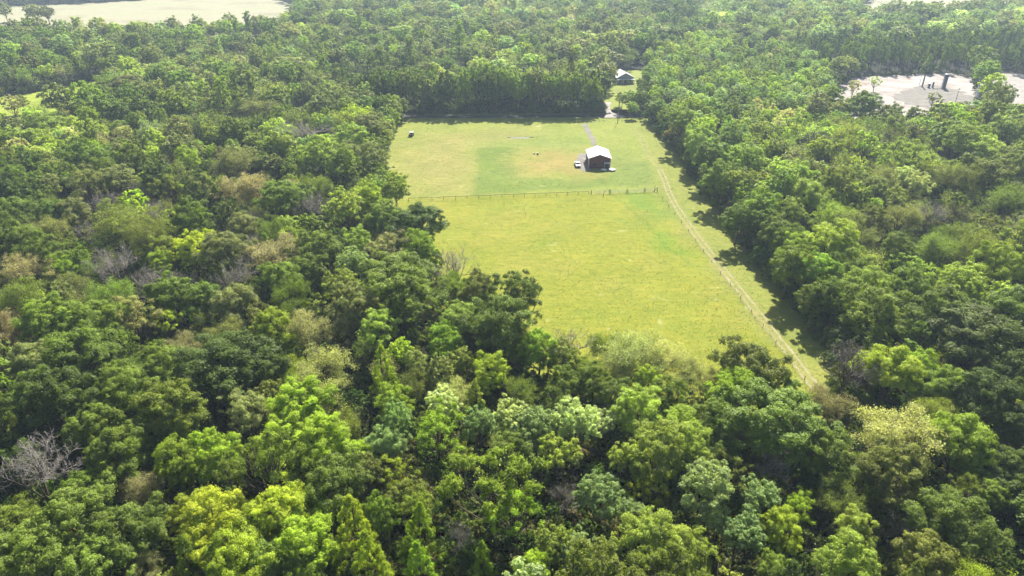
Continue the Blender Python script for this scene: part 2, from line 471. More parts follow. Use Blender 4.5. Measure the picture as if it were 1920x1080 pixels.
tag(ngon('gravel_apron', PP([(1133, 221), (1137, 211), (1150, 212), (1168, 217), (1176, 221)]), 0.11, M_PALE, 0.2, 2), kind='structure')
tag(strip('gravel_lane', [P(1096, 232), P(1101, 243), P(1108, 256), P(1117, 274), P(1122, 286)], 2.4, 0.05, M_GRAVEL, 1.0, 0.45), kind='structure')
tag(ngon('gravel_yard', PP([(1084, 290), (1098, 287), (1104, 305), (1106, 318), (1098, 322), (1088, 321), (1081, 314), (1079, 300)]), 0.045, M_GRAVEL, 0.5, 1.2), kind='structure')
for k, off in enumerate((-0.85, 0.85)):
    pts = [P(*q) for q in TRACK_A]
    qs = []
    for i, p in enumerate(pts):
        d = (pts[min(i + 1, len(pts) - 1)] - pts[max(i - 1, 0)]).normalized()
        qs.append(p + Vector((-d.y, d.x, 0)) * off)
    tag(strip('wheel_rut', qs[3:], 0.6, 0.05, M_DIRT, 0.8, 0.14, 20 + k), kind='structure')
#@@TREES
# ------------------------------------------------------------------ tree forms
def unit(a): return a / (np.linalg.norm(a, axis=1, keepdims=True) + 1e-9)
def leaf_arrays(pos, nrm, size, r, asp=0.62):
    n = len(pos)
    t = unit(np.cross(nrm, r.normal(size=(n, 3)))); b = np.cross(nrm, t)
    s = size[:, None]
    v = np.stack([pos - t * s, pos - b * s * asp + nrm * s * 0.22, pos + t * s, pos + b * s * asp + nrm * s * 0.22], 1).reshape(-1, 3)
    return v
def quads_mesh(name, v, lv, mats, extra=None):
    """leaf quads (v: 4n x 3) and, if given, a second set (verts, faces) with the second material"""
    n = len(v) // 4
    me = bpy.data.meshes.new(name)
    fq = np.arange(4 * n).reshape(n, 4)
    if extra is None:
        me.vertices.add(4 * n); me.vertices.foreach_set('co', v.astype(np.float32).ravel())
        me.loops.add(4 * n); me.loops.foreach_set('vertex_index', fq.ravel().astype(np.int32))
        me.polygons.add(n); me.polygons.foreach_set('loop_start', (np.arange(n) * 4).astype(np.int32))
        me.update(calc_edges=True)
        mi = None
    else:
        ev, ef = extra
        nf = len(ef); fl = np.array([len(f) for f in ef]); flat = np.array([i for f in ef for i in f]) + 4 * n
        av = np.concatenate([v, np.array(ev)], 0)
        li = np.concatenate([fq.ravel(), flat]); ls = np.concatenate([np.arange(n) * 4, 4 * n + np.concatenate([[0], np.cumsum(fl)[:-1]])])
        me.vertices.add(len(av)); me.vertices.foreach_set('co', av.astype(np.float32).ravel())
        me.loops.add(len(li)); me.loops.foreach_set('vertex_index', li.astype(np.int32))
        me.polygons.add(n + nf); me.polygons.foreach_set('loop_start', ls.astype(np.int32))
        me.update(calc_edges=True)
        mi = np.zeros(n + nf, np.int32); mi[n:] = 1
        lv = np.concatenate([lv, np.zeros(nf)])
    for m in mats: me.materials.append(m)
    if mi is not None: me.polygons.foreach_set('material_index', mi)
    at = me.attributes.new('lv', 'FLOAT', 'FACE'); at.data.foreach_set('value', lv.astype(np.float32))
    me.update()
    return me
def clump_leaves(r, cen, cr, n, size, sub=6, up=0.3, jit=0.55, squash=0.85, shell=0.45, drop=0.25):
    """leaves in lumps: each clump is a handful of smaller lumps, leaves gather near their skins"""
    k = len(cen)
    sd = r.normal(size=(k, sub, 3)); sd[..., 2] = np.abs(sd[..., 2]) * 0.9 - 0.25
    sd = sd / np.linalg.norm(sd, axis=2, keepdims=True)
    subc = cen[:, None, :] + sd * (cr[:, None, None] * 0.62) * np.array([1, 1, squash])
    subr = cr[:, None] * r.uniform(0.38, 0.62, (k, sub))
    w = (cr ** 2); w = w / w.sum()
    ci = r.choice(k, n, p=w); si = r.integers(0, sub, n)
    d = r.normal(size=(n, 3)); d[:, 2] += 0.45; d = unit(d)
    rr = subr[ci, si] * (r.random(n) ** shell)
    pos = subc[ci, si] + d * rr[:, None] * np.array([1, 1, squash])
    dc = (pos - cen[ci]) / cr[ci][:, None]
    nrm = unit(0.55 * d + 0.5 * dc + np.array([0, 0, up]) + r.normal(size=(n, 3)) * jit)
    stray = r.random(n) < drop * 0.2
    pos[stray] += r.normal(size=(stray.sum(), 3)) * (cr[ci][stray] * 0.35)[:, None]
    lumps = r.random(k)
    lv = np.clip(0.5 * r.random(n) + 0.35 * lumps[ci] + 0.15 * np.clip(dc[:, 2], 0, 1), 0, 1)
    return pos, nrm, size * r.uniform(0.65, 1.35, n), lv
def dome(r, n, R, Rz, zc, cr, low=-0.4, kmin=0.74, inner=0.25, lobes=0.16, top=1.0):
    i = np.arange(n)
    zd = top - (i + 0.5) / n * (top - low)
    zd = np.clip(zd + r.normal(0, 0.05, n), -1, 1)
    an = i * 2.399963 + r.normal(0, 0.25, n)
    p1, p2, p3 = r.uniform(0, 6.28, 3)
    lob = 1 + lobes * np.sin(2 * an + p1) + lobes * 0.8 * np.sin(3 * an + p2) + lobes * 0.5 * np.sin(5 * an + p3)
    k = r.uniform(kmin, 1.0, n)
    rr = np.sqrt(np.clip(1 - zd ** 2, 0, 1))
    c = np.stack([(R - cr) * k * rr * np.cos(an) * lob, (R - cr) * k * rr * np.sin(an) * lob, zc + (Rz - cr * 0.8) * k * zd + r.normal(0, 0.25, n)], 1)
    m = int(n * inner)
    q = r.normal(size=(m, 3)); q = unit(q) * (r.random(m) ** 0.5 * 0.6)[:, None]
    c2 = np.stack([q[:, 0] * R, q[:, 1] * R, zc - 0.2 * Rz + q[:, 2] * Rz], 1)
    return np.concatenate([c, c2], 0)
def limb(mb, r, a, b, ra, rb, seg=4, bend=0.12, n=5, sag=0.0):
    a, b = np.array(a, float), np.array(b, float)
    L = np.linalg.norm(b - a)
    pts, rs = [], []
    off = r.normal(size=3) * L * bend
    for i in range(seg + 1):
        t = i / seg
        pts.append(a + (b - a) * t + off * math.sin(math.pi * t) + np.array([0, 0, -sag * L * math.sin(math.pi * t)]))
        rs.append(ra + (rb - ra) * t)
    mb.tube(pts, rs, n)
    return pts
def trunk_mesh(r, cen, H, zc, R, base_r=0.32, nl=12, fork=0.38):
    mb = MB()
    top = np.array([r.normal(0, 0.35), r.normal(0, 0.35), zc * 0.95])
    pts = limb(mb, r, (0, 0, -0.3), top, base_r, base_r * 0.45, 6, 0.02, 7)
    flare = [(0, 0, -0.3), (0, 0, 0.25), (0, 0, 0.8)]
    mb.tube(flare, [base_r * 1.7, base_r * 1.35, base_r * 1.02], 7)
    sel = r.choice(len(cen), min(nl, len(cen)), replace=False)
    for j in sel:
        t = r.uniform(fork, 0.95); k = int(t * 6)
        a = np.array(pts[min(k, 6)])
        b = cen[j]
        if b[2] < a[2] - 1.0: a = np.array(pts[max(2, k - 2)])
        limb(mb, r, a, b, base_r * 0.42, base_r * 0.09, 4, 0.1, 5)
    return mb
def branch_tree(r, H, R, levels=4, nmain=6, base_r=0.26, spread=0.75, upb=0.35, kids=4, min_r=0.014, trunk_frac=0.33, wig=0.18):
    """a bare skeleton; gives the tube builder and the twig ends"""
    mb = MB(); ends = []
    tw = MB()
    def grow(p, d, L, rr, lev):
        seg = 3 if lev < 2 else 2
        pts, rs = [p], [rr]
        q = p.copy(); dd = d.copy()
        for i in range(seg):
            dd = dd + r.normal(size=3) * wig + np.array([0, 0, upb * 0.25]); dd /= np.linalg.norm(dd)
            q = q + dd * L / seg
            pts.append(q); rs.append(max(min_r * 0.7, rr * (1 - 0.5 * (i + 1) / seg)))
        (mb if lev < 2 else tw).tube(pts, rs, 6 if lev < 1 else (4 if lev < 3 else 3), cap=False)
        if lev >= levels:
            ends.append(q); return
        n = kids + (1 if r.random() < 0.4 else 0)
        for j in range(n):
            t = r.uniform(0.35, 1.0) if j else 1.0
            f = t * seg; i0 = min(int(f), seg - 1); a = np.array(pts[i0]) + (np.array(pts[i0 + 1]) - np.array(pts[i0])) * (f - i0)
            nd = dd + r.normal(size=3) * spread; nd[2] += upb * 0.3; nd /= np.linalg.norm(nd)
            grow(a, nd, L * r.uniform(0.55, 0.75), max(min_r, rr * 0.55), lev + 1)
    tz = H * trunk_frac
    mb.tube([(0, 0, -0.3), (0, 0, 0.4), (0.05, 0.02, tz * 0.6), (0.1, -0.05, tz)], [base_r * 1.5, base_r * 1.1, base_r, base_r * 0.85], 7)
    for j in range(nmain):
        an = 2 * math.pi * (j + r.uniform(-0.3, 0.3)) / nmain
        out = r.uniform(0.5, 1.0) * R / (H - tz)
        d = np.array([math.cos(an) * out, math.sin(an) * out, r.uniform(0.8, 1.2)]); d /= np.linalg.norm(d)
        grow(np.array([0.1, -0.05, tz * r.uniform(0.75, 1.0)]), d, (H - tz) * r.uniform(0.42, 0.55), base_r * 0.55, 0)
    return mb, tw, np.array(ends)

NOM_R = 6.0
ZC = dict(O=8.4, R=9.4, S=10.5, F=9.6, L=9.8, C=9.5, B=8.5, P=14.0, U=1.2)      # crown centre height of each form
def make_form(form, seed, n=None, leaf=None, low=False):
    """(leaf verts, leaf shade, trunk builder, twig builder or None)"""
    r = np.random.default_rng(seed)
    tw = None
    NL = lambda k: k * 0.36 if low else k
    SZ = lambda k: k if low else k * 0.6
    q = 1.0 if not low else 0.28
    big = 1.0 if not low else 1.75
    if form == 'O':
        cen = dome(r, 92, 6.3, 5.5, 8.4, 1.0, low=-0.5, kmin=0.66, lobes=0.2); cr = 0.5 + 1.0 * r.random(len(cen)) ** 1.3
        pos, nrm, sz, lv = clump_leaves(r, cen, cr, int(NL(56000) * q), SZ(0.19) * big, 7, 0.55, 0.5)
        tb = trunk_mesh(r, cen, 13.5, 8.4, 6, 0.40, 13)
    elif form == 'R':
        cen = dome(r, 74, 6.0, 6.3, 9.4, 1.0, low=-0.75, kmin=0.6, lobes=0.2); cr = 0.5 + 1.0 * r.random(len(cen)) ** 1.2
        pos, nrm, sz, lv = clump_leaves(r, cen, cr, int(NL(46000) * q), SZ(0.19) * big, 6, 0.5, 0.6, shell=0.6)
        tb = trunk_mesh(r, cen, 15, 9.4, 6, 0.33, 13)
    elif form == 'S':
        parts = []
        for j in range(5):                                  # several upright heads side by side
            an = j * 1.2566 + r.uniform(-0.3, 0.3); o = r.uniform(2.4, 3.6) if j else 0.4
            hz = r.uniform(9.0, 12.5)
            c = dome(r, 15, 2.9, r.uniform(3.2, 4.6), hz, 0.8, low=-0.9, lobes=0.1, inner=0.2)
            c[:, 0] += math.cos(an) * o; c[:, 1] += math.sin(an) * o
            parts.append(c)
        cen = np.concatenate(parts); cr = r.uniform(0.55, 1.15, len(cen))
        pos, nrm, sz, lv = clump_leaves(r, cen, cr, int(NL(30000) * q), SZ(0.24) * big, 5, 0.45, 0.6, shell=0.6)
        tb = trunk_mesh(r, cen, 16, 10.5, 6, 0.30, 16)
    elif form == 'F':
        tb, tw, ends = branch_tree(r, 12.5, 7.5, 3, 7, 0.24, 0.7, 0.25, 4, 0.016, 0.35)
        m = int(NL(17000) * q)
        ends = ends[r.random(len(ends)) < 0.7]
        e = ends[r.integers(0, len(ends), m)]
        pos = e + r.normal(size=(m, 3)) * np.array([0.38, 0.38, 0.26]); nrm = unit(r.normal(size=(m, 3)) + np.array([0, 0, 0.5]))
        sz = (0.2 if low else 0.11) * r.uniform(0.6, 1.4, m); lv = r.random(m)
    elif form == 'L':
        cen = dome(r, 34, 6.3, 5.6, 9.8, 0.9, low=-0.55, kmin=0.55, lobes=0.22, inner=0.2); cr = r.uniform(0.5, 1.15, len(cen))
        pos, nrm, sz, lv = clump_leaves(r, cen, cr, int(NL(24000) * q), SZ(0.19) * big, 5, 0.35, 0.6, shell=0.65, drop=1.2)
        tb = trunk_mesh(r, cen, 15, 9.8, 6, 0.30, 30, 0.3)
    elif form == 'C':
        k = 62; t = (np.arange(k) + 0.5) / k
        an = np.arange(k) * 2.39996 + r.normal(0, 0.3, k); z = 2.5 + t * 13.0
        rr = (1 - t) ** 0.75 * 5.2 * r.uniform(0.65, 1.0, k)
        cen = np.stack([rr * np.cos(an), rr * np.sin(an), z], 1); cr = r.uniform(0.7, 1.2, k) * (1.15 - 0.4 * t)
        pos, nrm, sz, lv = clump_leaves(r, cen, cr, int(NL(30000) * q), SZ(0.18) * big, 5, 0.35, 0.6, shell=0.6)
        tb = trunk_mesh(r, cen, 16, 14.5, 6, 0.28, 14, 0.2)
    elif form == 'B':
        tb, tw, ends = branch_tree(r, 12.5, 7.5, 4 if not low else 3, 6, 0.30, 0.6, 0.3, 3, 0.024 if not low else 0.045, 0.28)
        m = 250
        e = ends[r.integers(0, len(ends), m)]
        pos = e + r.normal(size=(m, 3)) * 0.3; nrm = unit(r.normal(size=(m, 3))); sz = 0.09 * r.uniform(0.6, 1.3, m); lv = r.random(m)
    elif form == 'P':
        k = 40; t = (np.arange(k) + 0.5) / k
        an = np.arange(k) * 2.39996 + r.normal(0, 0.4, k); z = 8.0 + t * 11.5
        rr = (0.35 + 0.65 * (1 - t)) * 4.6 * r.uniform(0.3, 1.0, k)
        cen = np.stack([rr * np.cos(an), rr * np.sin(an), z], 1); cr = r.uniform(0.8, 1.5, k)
        pos, nrm, sz, lv = clump_leaves(r, cen, cr, int(9000 * q), 0.19 * big, 5, 0.2, 0.9, 0.6, shell=0.7)
        tb = trunk_mesh(r, cen, 20, 17.5, 6, 0.26, 16, 0.45)
    else:   # U: undergrowth bush
        cen = dome(r, 14, 1.9, 1.5, 1.3, 0.5, low=-0.6); cr = r.uniform(0.4, 0.75, len(cen))
        pos, nrm, sz, lv = clump_leaves(r, cen, cr, 1500, 0.15, 4, 0.4, 0.7, shell=0.7)
        tb = MB(); tb.tube([(0, 0, -0.1), (0.1, 0, 1.2)], [0.06, 0.03], 4)
    v = leaf_arrays(pos, nrm, sz, r)
    return v, lv, tb, tw

# near forms: crown and trunk are separate meshes shared by all trees of the form
FORMS = {'O': 4, 'R': 4, 'S': 3, 'F': 3, 'L': 3, 'C': 2, 'B': 3, 'P': 2}
NEAR = {}
for fi, (form, cnt) in enumerate(FORMS.items()):
    for k in range(cnt):
        v, lv, tb, tw = make_form(form, 100 * fi + k)
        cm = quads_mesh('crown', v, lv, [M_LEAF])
        tm = tb.mesh('trunk', M_BARK, True)
        wm = tw.mesh('branches', M_TWIG if form == 'B' else M_BARK, True) if tw else None
        NEAR.setdefault(form, []).append((cm, tm, wm))

# far forms for the mass of the wood: crown and trunk in one coarser mesh each
far_col = bpy.data.collections.new('far_tree_forms')
FAR = []
for form, cnt in (('O', 3), ('R', 3), ('S', 2), ('F', 2), ('L', 1), ('C', 1), ('B', 2), ('P', 2)):
    for k in range(cnt):
        v, lv, tb, tw = make_form(form, 5000 + 10 * len(FAR), low=True)
        ev, ef = list(tb.v), list(tb.f)
        if tw:
            o = len(ev); ev += tw.v; ef += [tuple(i + o for i in f) for f in tw.f]
        me = quads_mesh('far_tree', v, lv, [M_LEAF_I, M_TWIG_I if form in 'BF' else M_BARK], (ev, ef))
        ob = bpy.data.objects.new('far_tree_%02d' % len(FAR), me); far_col.objects.link(ob)
        FAR.append(form)
FAR_IDX = {f: [i for i, g in enumerate(FAR) if g == f] for f in set(FAR)}

# ------------------------------------------------------------------ where the trees stand
TINT = dict(dk=(0.050, 0.082, 0.014), gr=(0.088, 0.135, 0.018), mg=(0.088, 0.138, 0.026), ol=(0.098, 0.130, 0.028), vg=(0.125, 0.198, 0.018),
            lm=(0.150, 0.220, 0.020), yg=(0.165, 0.220, 0.020), ye=(0.22, 0.28, 0.02), lg=(0.155, 0.215, 0.044), sv=(0.145, 0.212, 0.104),
            wh=(0.245, 0.315, 0.185), pk=(0.205, 0.235, 0.120), tn=(0.165, 0.172, 0.112), gg=(0.112, 0.140, 0.056), cr=(0.225, 0.265, 0.145), bb=(0.36, 0.32, 0.29), bd=(0.20, 0.175, 0.165))
HAND = """
55 1045 85 O mg;150 972 78 O mg;238 1000 72 O mg;185 1062 70 O mg;20 990 55 O gr;265 1062 36 F tn;70 885 72 B bb;22 965 46 F tn;160 915 42 O gr;
258 915 44 F tn;335 865 56 R vg;398 850 54 R vg;225 850 62 O gr;180 800 55 O gr;290 812 50 O mg;405 985 75 O yg;372 960 52 O yg;445 1045 74 O yg;
520 965 70 O yg;575 1020 70 O lm;500 1060 60 O mg;662 990 58 C yg;690 1050 55 C lm;560 1078 50 S gr;790 1000 54 C vg;785 1065 50 C vg;925 900 95 L vg;
960 960 60 L vg;742 885 42 L yg;690 880 34 S gg;772 930 44 R ol;1130 925 60 S sv;905 1055 36 C vg;868 1005 34 B bb;1060 930 34 B bb;1035 1020 46 S lg;
1095 1040 48 S sv;1000 1070 42 R lm;1218 1010 70 R lg;1290 1035 58 R lg;1385 1000 52 S sv;1212 922 40 L yg;1335 915 76 S sv;1420 930 46 S sv;1180 855 46 S lg;
1232 850 66 R lg;1290 835 56 R lg;1465 990 48 R lm;1495 950 36 L lm;1448 1072 36 R lg;1600 990 42 R lg;1592 1055 62 R lg;1672 890 72 O ol;1790 985 80 O mg;
1850 930 42 O gr;1740 1050 66 O ol;1580 925 52 F ol;1462 872 48 B bb;1690 985 38 B bb;1680 790 84 F pk;1745 770 46 F lg;1795 825 66 O lm;1820 870 40 R lm;
1450 790 104 O mg;1540 850 60 O mg;1370 740 56 R vg;1402 690 66 O ol;1455 730 44 O gr;1670 695 60 O lm;1720 680 40 L lm;1772 730 52 O gr;1592 680 62 B bd;1555 745 42 F tn;
1835 630 92 O dk;1765 585 60 O gr;1900 590 72 O gr;1850 745 66 O dk;1905 700 56 O dk;1910 800 56 O dk;1900 880 50 O dk;1975 960 70 O dk;1990 1060 70 O dk;1925 930 50 O dk;1640 590 70 R gr;1700 540 50 R mg;1534 560 38 R gr;
1178 655 58 F cr;1205 642 44 F cr;1240 664 48 F cr;1160 690 40 F pk;1068 640 50 B bb;1140 640 40 F gr;1292 690 46 F pk;1010 655 46 R vg;1112 715 44 R gr;1060 720 40 R gr;1195 770 56 R lg;1255 745 46 R gr;1150 745 42 R mg;1312 745 44 L ol;1335 705 40 F gg;1095 690 38 F gr;1215 715 36 R lm;1345 790 50 R mg;1270 800 46 R lg;
1080 790 56 S wh;1010 800 54 S sv;1045 850 46 S lg;1130 790 36 S wh;960 780 40 S wh;828 755 42 S wh;820 805 60 L vg;735 755 42 R vg;718 690 36 C lm;600 690 64 F pk;548 690 38 F yg;
512 618 50 R lm;588 605 52 F tn;645 790 38 F ol;562 765 66 O lm;535 830 62 O lm;612 830 60 O lm;655 865 44 O lm;462 770 52 L pk;90 605 60 O gr;190 610 62 O gr;
150 665 78 O gr;55 685 52 O gg;100 745 72 O dk;235 730 60 O gr;320 770 70 O gr;420 685 96 O dk;305 685 52 O gr;500 700 50 O dk;248 590 52 L pk;312 602 32 L yg;
350 640 42 F tn;425 625 42 F gg;442 570 48 O gg;325 555 50 O gr;380 560 40 O mg;752 550 78 R gr;660 575 52 R gg;832 640 44 R vg;940 605 70 R mg;972 555 56 R mg;
920 700 44 R yg;900 550 46 R ol;30 560 60 F mg;10 610 50 F tn;40 500 46 F tn;
155 290 34 R gr;178 302 38 O gr;248 300 36 R gr;300 325 44 S dk;352 300 30 R lm;430 300 48 F gg;112 402 36 O mg;140 402 36 O gg;30 400 40 O mg;22 455 56 O gr;
78 475 46 R gr;112 505 32 R vg;225 412 62 F ol;275 430 48 F ol;360 412 46 R gr;308 462 36 L lg;300 492 30 R yg;362 468 40 R ye;395 455 26 R ye;420 472 48 O gg;455 425 34 O gg;220 500 48 B bb;
285 360 30 B bb;312 352 34 L ol;370 350 34 R gg;462 340 46 F tn;512 462 60 F tn;530 372 48 O gr;592 340 40 F mg;590 392 36 B bb;650 392 48 S lg;690 372 34 R lm;742 352 32 R lm;
722 412 40 O gr;785 422 58 O dk;788 468 42 R vg;732 462 44 L tn;670 455 34 R lg;662 492 40 S sv;598 470 52 O gr;575 510 44 O gr;742 520 74 O gr;640 530 40 S lg;530 525 46 O gr;
852 500 48 B bb;880 545 36 F ol;600 290 40 R lg;640 305 36 R lg;660 260 40 R lg;690 240 36 R gg;700 300 34 R gg;585 245 48 B bb;540 350 34 F tn;
1275 230 32 S lg;1310 265 36 R lg;1330 295 36 R mg;1370 260 30 R mg;1345 335 36 R gr;1390 345 34 S lg;1400 300 40 R lg;1428 390 42 R vg;1385 410 34 R gr;1456 440 42 O gr;1480 400 36 R lg;
1480 500 44 R gr;1500 470 44 O lm;1560 460 60 R lm;1530 510 46 O vg;1600 500 44 R lg;1620 540 50 R lg;1560 560 42 R gr;1700 330 30 S wh;1725 345 30 S wh;1690 400 40 F gg;1740 400 36 B bb;
1560 400 40 F lg;1600 420 44 F gg;1640 410 36 L ol;1750 460 44 F mg;1800 440 46 F mg;1680 470 40 R gr;1640 350 36 L gg;1600 330 34 L lg;1840 460 50 F ol;1880 500 52 R lm;1860 330 50 R ol;1900 370 52 F gr;1800 330 46 F ol
"""
trees = []          # dicts: x y r zs form tint hand
for row in HAND.replace('\n', '').split(';'):
    if not row.strip(): continue
    u, v, rp, form, tint = row.split()
    u, v, rp = float(u), float(v), float(rp)
    zs = 1.0
    for _ in range(3):
        p = P(u, v, ZC[form] * zs)
        dep = project(p.x, p.y, p.z)[2]
        rm = rp * dep / FPX
        zs = min(max(rm / NOM_R, 0.62), 1.22) if form not in 'C' else min(max(rm / NOM_R * 1.35, 0.7), 1.15)
    trees.append(dict(x=p.x, y=p.y, r=rm, zs=zs, form=form, tint=tint, hand=True))
cell = 8.0
gridh = {}
def gput(t): gridh.setdefault((int(t['x'] // cell), int(t['y'] // cell)), []).append(t)
def near_ok(x, y, r, f):
    cx, cyy = int(x // cell), int(y // cell)
    for i in range(cx - 2, cx + 3):
        for j in range(cyy - 2, cyy + 3):
            for t in gridh.get((i, j), ()):
                g = f if not t['hand'] or f < 0.5 else (0.95 if t['form'] in 'BF' else max(f, 0.7))
                if (t['x'] - x) ** 2 + (t['y'] - y) ** 2 < ((t['r'] + r) * g) ** 2: return False
    return True
for t in trees: gput(t)
# a close row along the pasture's right edge
EDGE_R = PP([(1222, 224), (1262, 262), (1312, 325), (1362, 392), (1416, 462), (1482, 540), (1540, 604), (1606, 670)])
for i in range(len(EDGE_R) - 1):
    a, b = EDGE_R[i], EDGE_R[i + 1]; k = max(1, int(np.linalg.norm(b - a) / 3.5))
    for j in range(k):
        p = a + (b - a) * (j + rng.uniform(0.2, 0.8)) / k + np.array([rng.uniform(-1.0, 4.0), rng.normal(0, 1)])
        r = rng.uniform(3.6, 5.8)
        if not near_ok(p[0], p[1], r, 0.36): continue
        t = dict(x=float(p[0]), y=float(p[1]), r=r, zs=min(max(r / NOM_R, 0.7), 1.1) * rng.uniform(0.9, 1.1), form='RRORSL'[rng.integers(6)],
                 tint=('gr', 'lg', 'gr', 'mg', 'lm', 'gg', 'vg')[rng.integers(7)], hand=False)
        trees.append(t); gput(t)
for i in range(len(EDGE_R) - 1):
    a, b = EDGE_R[i], EDGE_R[i + 1]; k = max(1, int(np.linalg.norm(b - a) / 3.2))
    for j in range(k):
        p = a + (b - a) * (j + rng.uniform(0.1, 0.9)) / k + np.array([rng.uniform(0.5, 5.0), 0])
        r = rng.uniform(2.2, 3.6)
        trees.append(dict(x=float(p[0]), y=float(p[1]), r=r, zs=rng.uniform(0.32, 0.6), form='ROR'[rng.integers(3)], tint=('gr', 'gr', 'mg', 'dk', 'gg')[rng.integers(5)], hand=False, low=True))
# the wall of trees along the pasture's left side
EDGE_L = PP([(742, 225), (733, 262), (708, 335), (728, 425), (796, 505), (868, 590), (965, 655), (1060, 740)])
for i in range(len(EDGE_L) - 1):
    a, b = EDGE_L[i], EDGE_L[i + 1]; k = max(1, int(np.linalg.norm(b - a) / 3.8)); d = (b - a) / np.linalg.norm(b - a)
    for j in range(k):
        p = a + (b - a) * (j + rng.uniform(0.2, 0.8)) / k + np.array([d[1], -d[0]]) * rng.uniform(-1.0, 4.5)
        r = rng.uniform(3.6, 5.8)
        if not near_ok(p[0], p[1], r, 0.36): continue
        t = dict(x=float(p[0]), y=float(p[1]), r=r, zs=min(max(r / NOM_R, 0.75), 1.1) * rng.uniform(0.9, 1.15), form='RRORSFL'[rng.integers(7)],
                 tint=('gr', 'lg', 'gr', 'mg', 'gg', 'ol', 'gr')[rng.integers(7)], hand=False)
        trees.append(t); gput(t)
# the tall front row behind the road at the pasture's far end
for u0, u1, step in ((742, 1126, 17), (1182, 1216, 15)):
    u = u0
    while u < u1:
        p = P(u + rng.uniform(-4, 4), 212.5 + rng.uniform(-2.5, 0.5))
        t = dict(x=p.x, y=p.y, r=rng.uniform(4.0, 5.6), zs=rng.uniform(1.2, 1.5) * (1.0 if u < 1150 else 0.62), form='RORRS'[rng.integers(5)], tint=('dk', 'gr', 'gg', 'mg', 'gr')[rng.integers(5)], hand=False)
        trees.append(t); gput(t); u += step * rng.uniform(0.8, 1.3)
# trees that fill the wood between and beyond them
MIX = {  # zone: (forms, tints)
 'left': ('OOORRRSFFFLLBBC', ['gr', 'mg', 'dk', 'mg', 'gg', 'ol', 'gr', 'lg', 'gg', 'lm', 'lg', 'pk', 'sv', 'tn']),
 'far': ('OOOORRRSFFLP', ['dk', 'gr', 'gr', 'mg', 'gg', 'mg', 'gg', 'lg', 'sv', 'lg', 'pk']),
 'right': ('RRROOSFFFLLBB', ['gr', 'mg', 'ol', 'ol', 'lg', 'lg', 'gg', 'lm', 'gr', 'pk']),
 'young': ('RRRSRLC', ['lg', 'lg', 'lm', 'sv', 'mg', 'lg', 'pk']),
 'row': ('RRROP', ['dk', 'dk', 'gr', 'gg', 'mg']),
 'pine': ('PPCCR', ['dk', 'gr', 'dk', 'mg']),
 'pale': ('RSSRLF', ['wh', 'sv', 'lg', 'gr', 'gg', 'sv', 'pk']),
 'front': ('RRSLOCF', ['gr', 'lg', 'mg', 'sv', 'ol', 'dk', 'vg'])}
Z_YOUNG = PP([(1190, 200), (1210, 110), (1330, 75), (1480, 95), (1560, 150), (1560, 210), (1480, 260), (1400, 360), (1300, 300)])
Z_PINE = PP([(1440, 150), (1470, 95), (1600, 100), (2100, 85), (2100, 140), (1830, 136), (1600, 143), (1560, 158)])
Z_PALE = PP([(1300, 62), (1320, 20), (1900, 10), (2000, 40), (2000, 85), (1480, 95)])
Z_ROW = PP([(700, 214), (1135, 213), (1135, 196), (700, 196)])
N_TRY = 60000
D = np.sqrt(rng.random(N_TRY)) * 1180
D = np.where(rng.random(N_TRY) < 0.30, 42 + rng.random(N_TRY) * 330, D)
X = (rng.random(N_TRY) * 2 - 1) * (0.86 * D + 28)
bad = D < 42
for c in CLEARS:
    bad |= inside(c, X, D)
edge_clear = seg_dist(CLEAR, X, D)
zones = np.where(X < 10 + D * 0.05, 'left ', 'right')
zones = np.where((D < 110) & (np.abs(X) < 60), 'front', zones); zones = np.where(D > 330, 'far  ', zones)
for nme, z in (('pale ', Z_PALE), ('pine ', Z_PINE), ('young', Z_YOUNG), ('row  ', Z_ROW)): zones = np.where(inside(z, X, D), nme, zones)
stand1 = vnoise(X, D, 34, 41); stand2 = vnoise(X, D, 42, 42); gaps = vnoise(X, D, 26, 43) * 0.6 + vnoise(X, D, 9, 44) * 0.4
def pick(s, n): return int(min(max(((s - 0.5) * 1.5 + 0.5) * 0.55 + rng.random() * 0.45, 0), 0.999) * n)
for i in range(N_TRY):
    if gaps[i] < 0.24: continue
    if bad[i]: continue
    x, y = float(X[i]), float(D[i])
    zn = str(zones[i]).strip()
    fm, tn = MIX[zn]
    form = fm[pick(stand1[i], len(fm))]; tint = tn[pick(stand2[i], len(tn))]
    if form == 'B': tint = 'bb' if rng.random() < 0.7 else 'bd'
    r = 3.2 + 4.6 * rng.random() ** 1.4 if y < 330 else 3.8 + 4.8 * rng.random() ** 1.5
    if rng.random() < 0.12: r *= 1.4
    if zn == 'pine': r = rng.uniform(3.0, 4.6)
    if zn == 'young': r = rng.uniform(3.4, 5.4)
    if edge_clear[i] < r * 0.5: continue
    f = (0.64 if y < 170 else 0.60) if y < 330 else 0.58
    if zn in ('row', 'pine'): f = 0.45
    if not near_ok(x, y, r, f): continue
    zs = min(max(r / NOM_R, 0.72), 1.2) * rng.uniform(0.82, 1.18)
    if zn == 'row': zs = rng.uniform(1.3, 1.55)
    if zn == 'pine': zs = rng.uniform(0.8, 0.95)
    if zn == 'young': zs *= 0.95
    t = dict(x=x, y=y, r=r, zs=zs, form=form, tint=tint, hand=False)
    trees.append(t); gput(t)
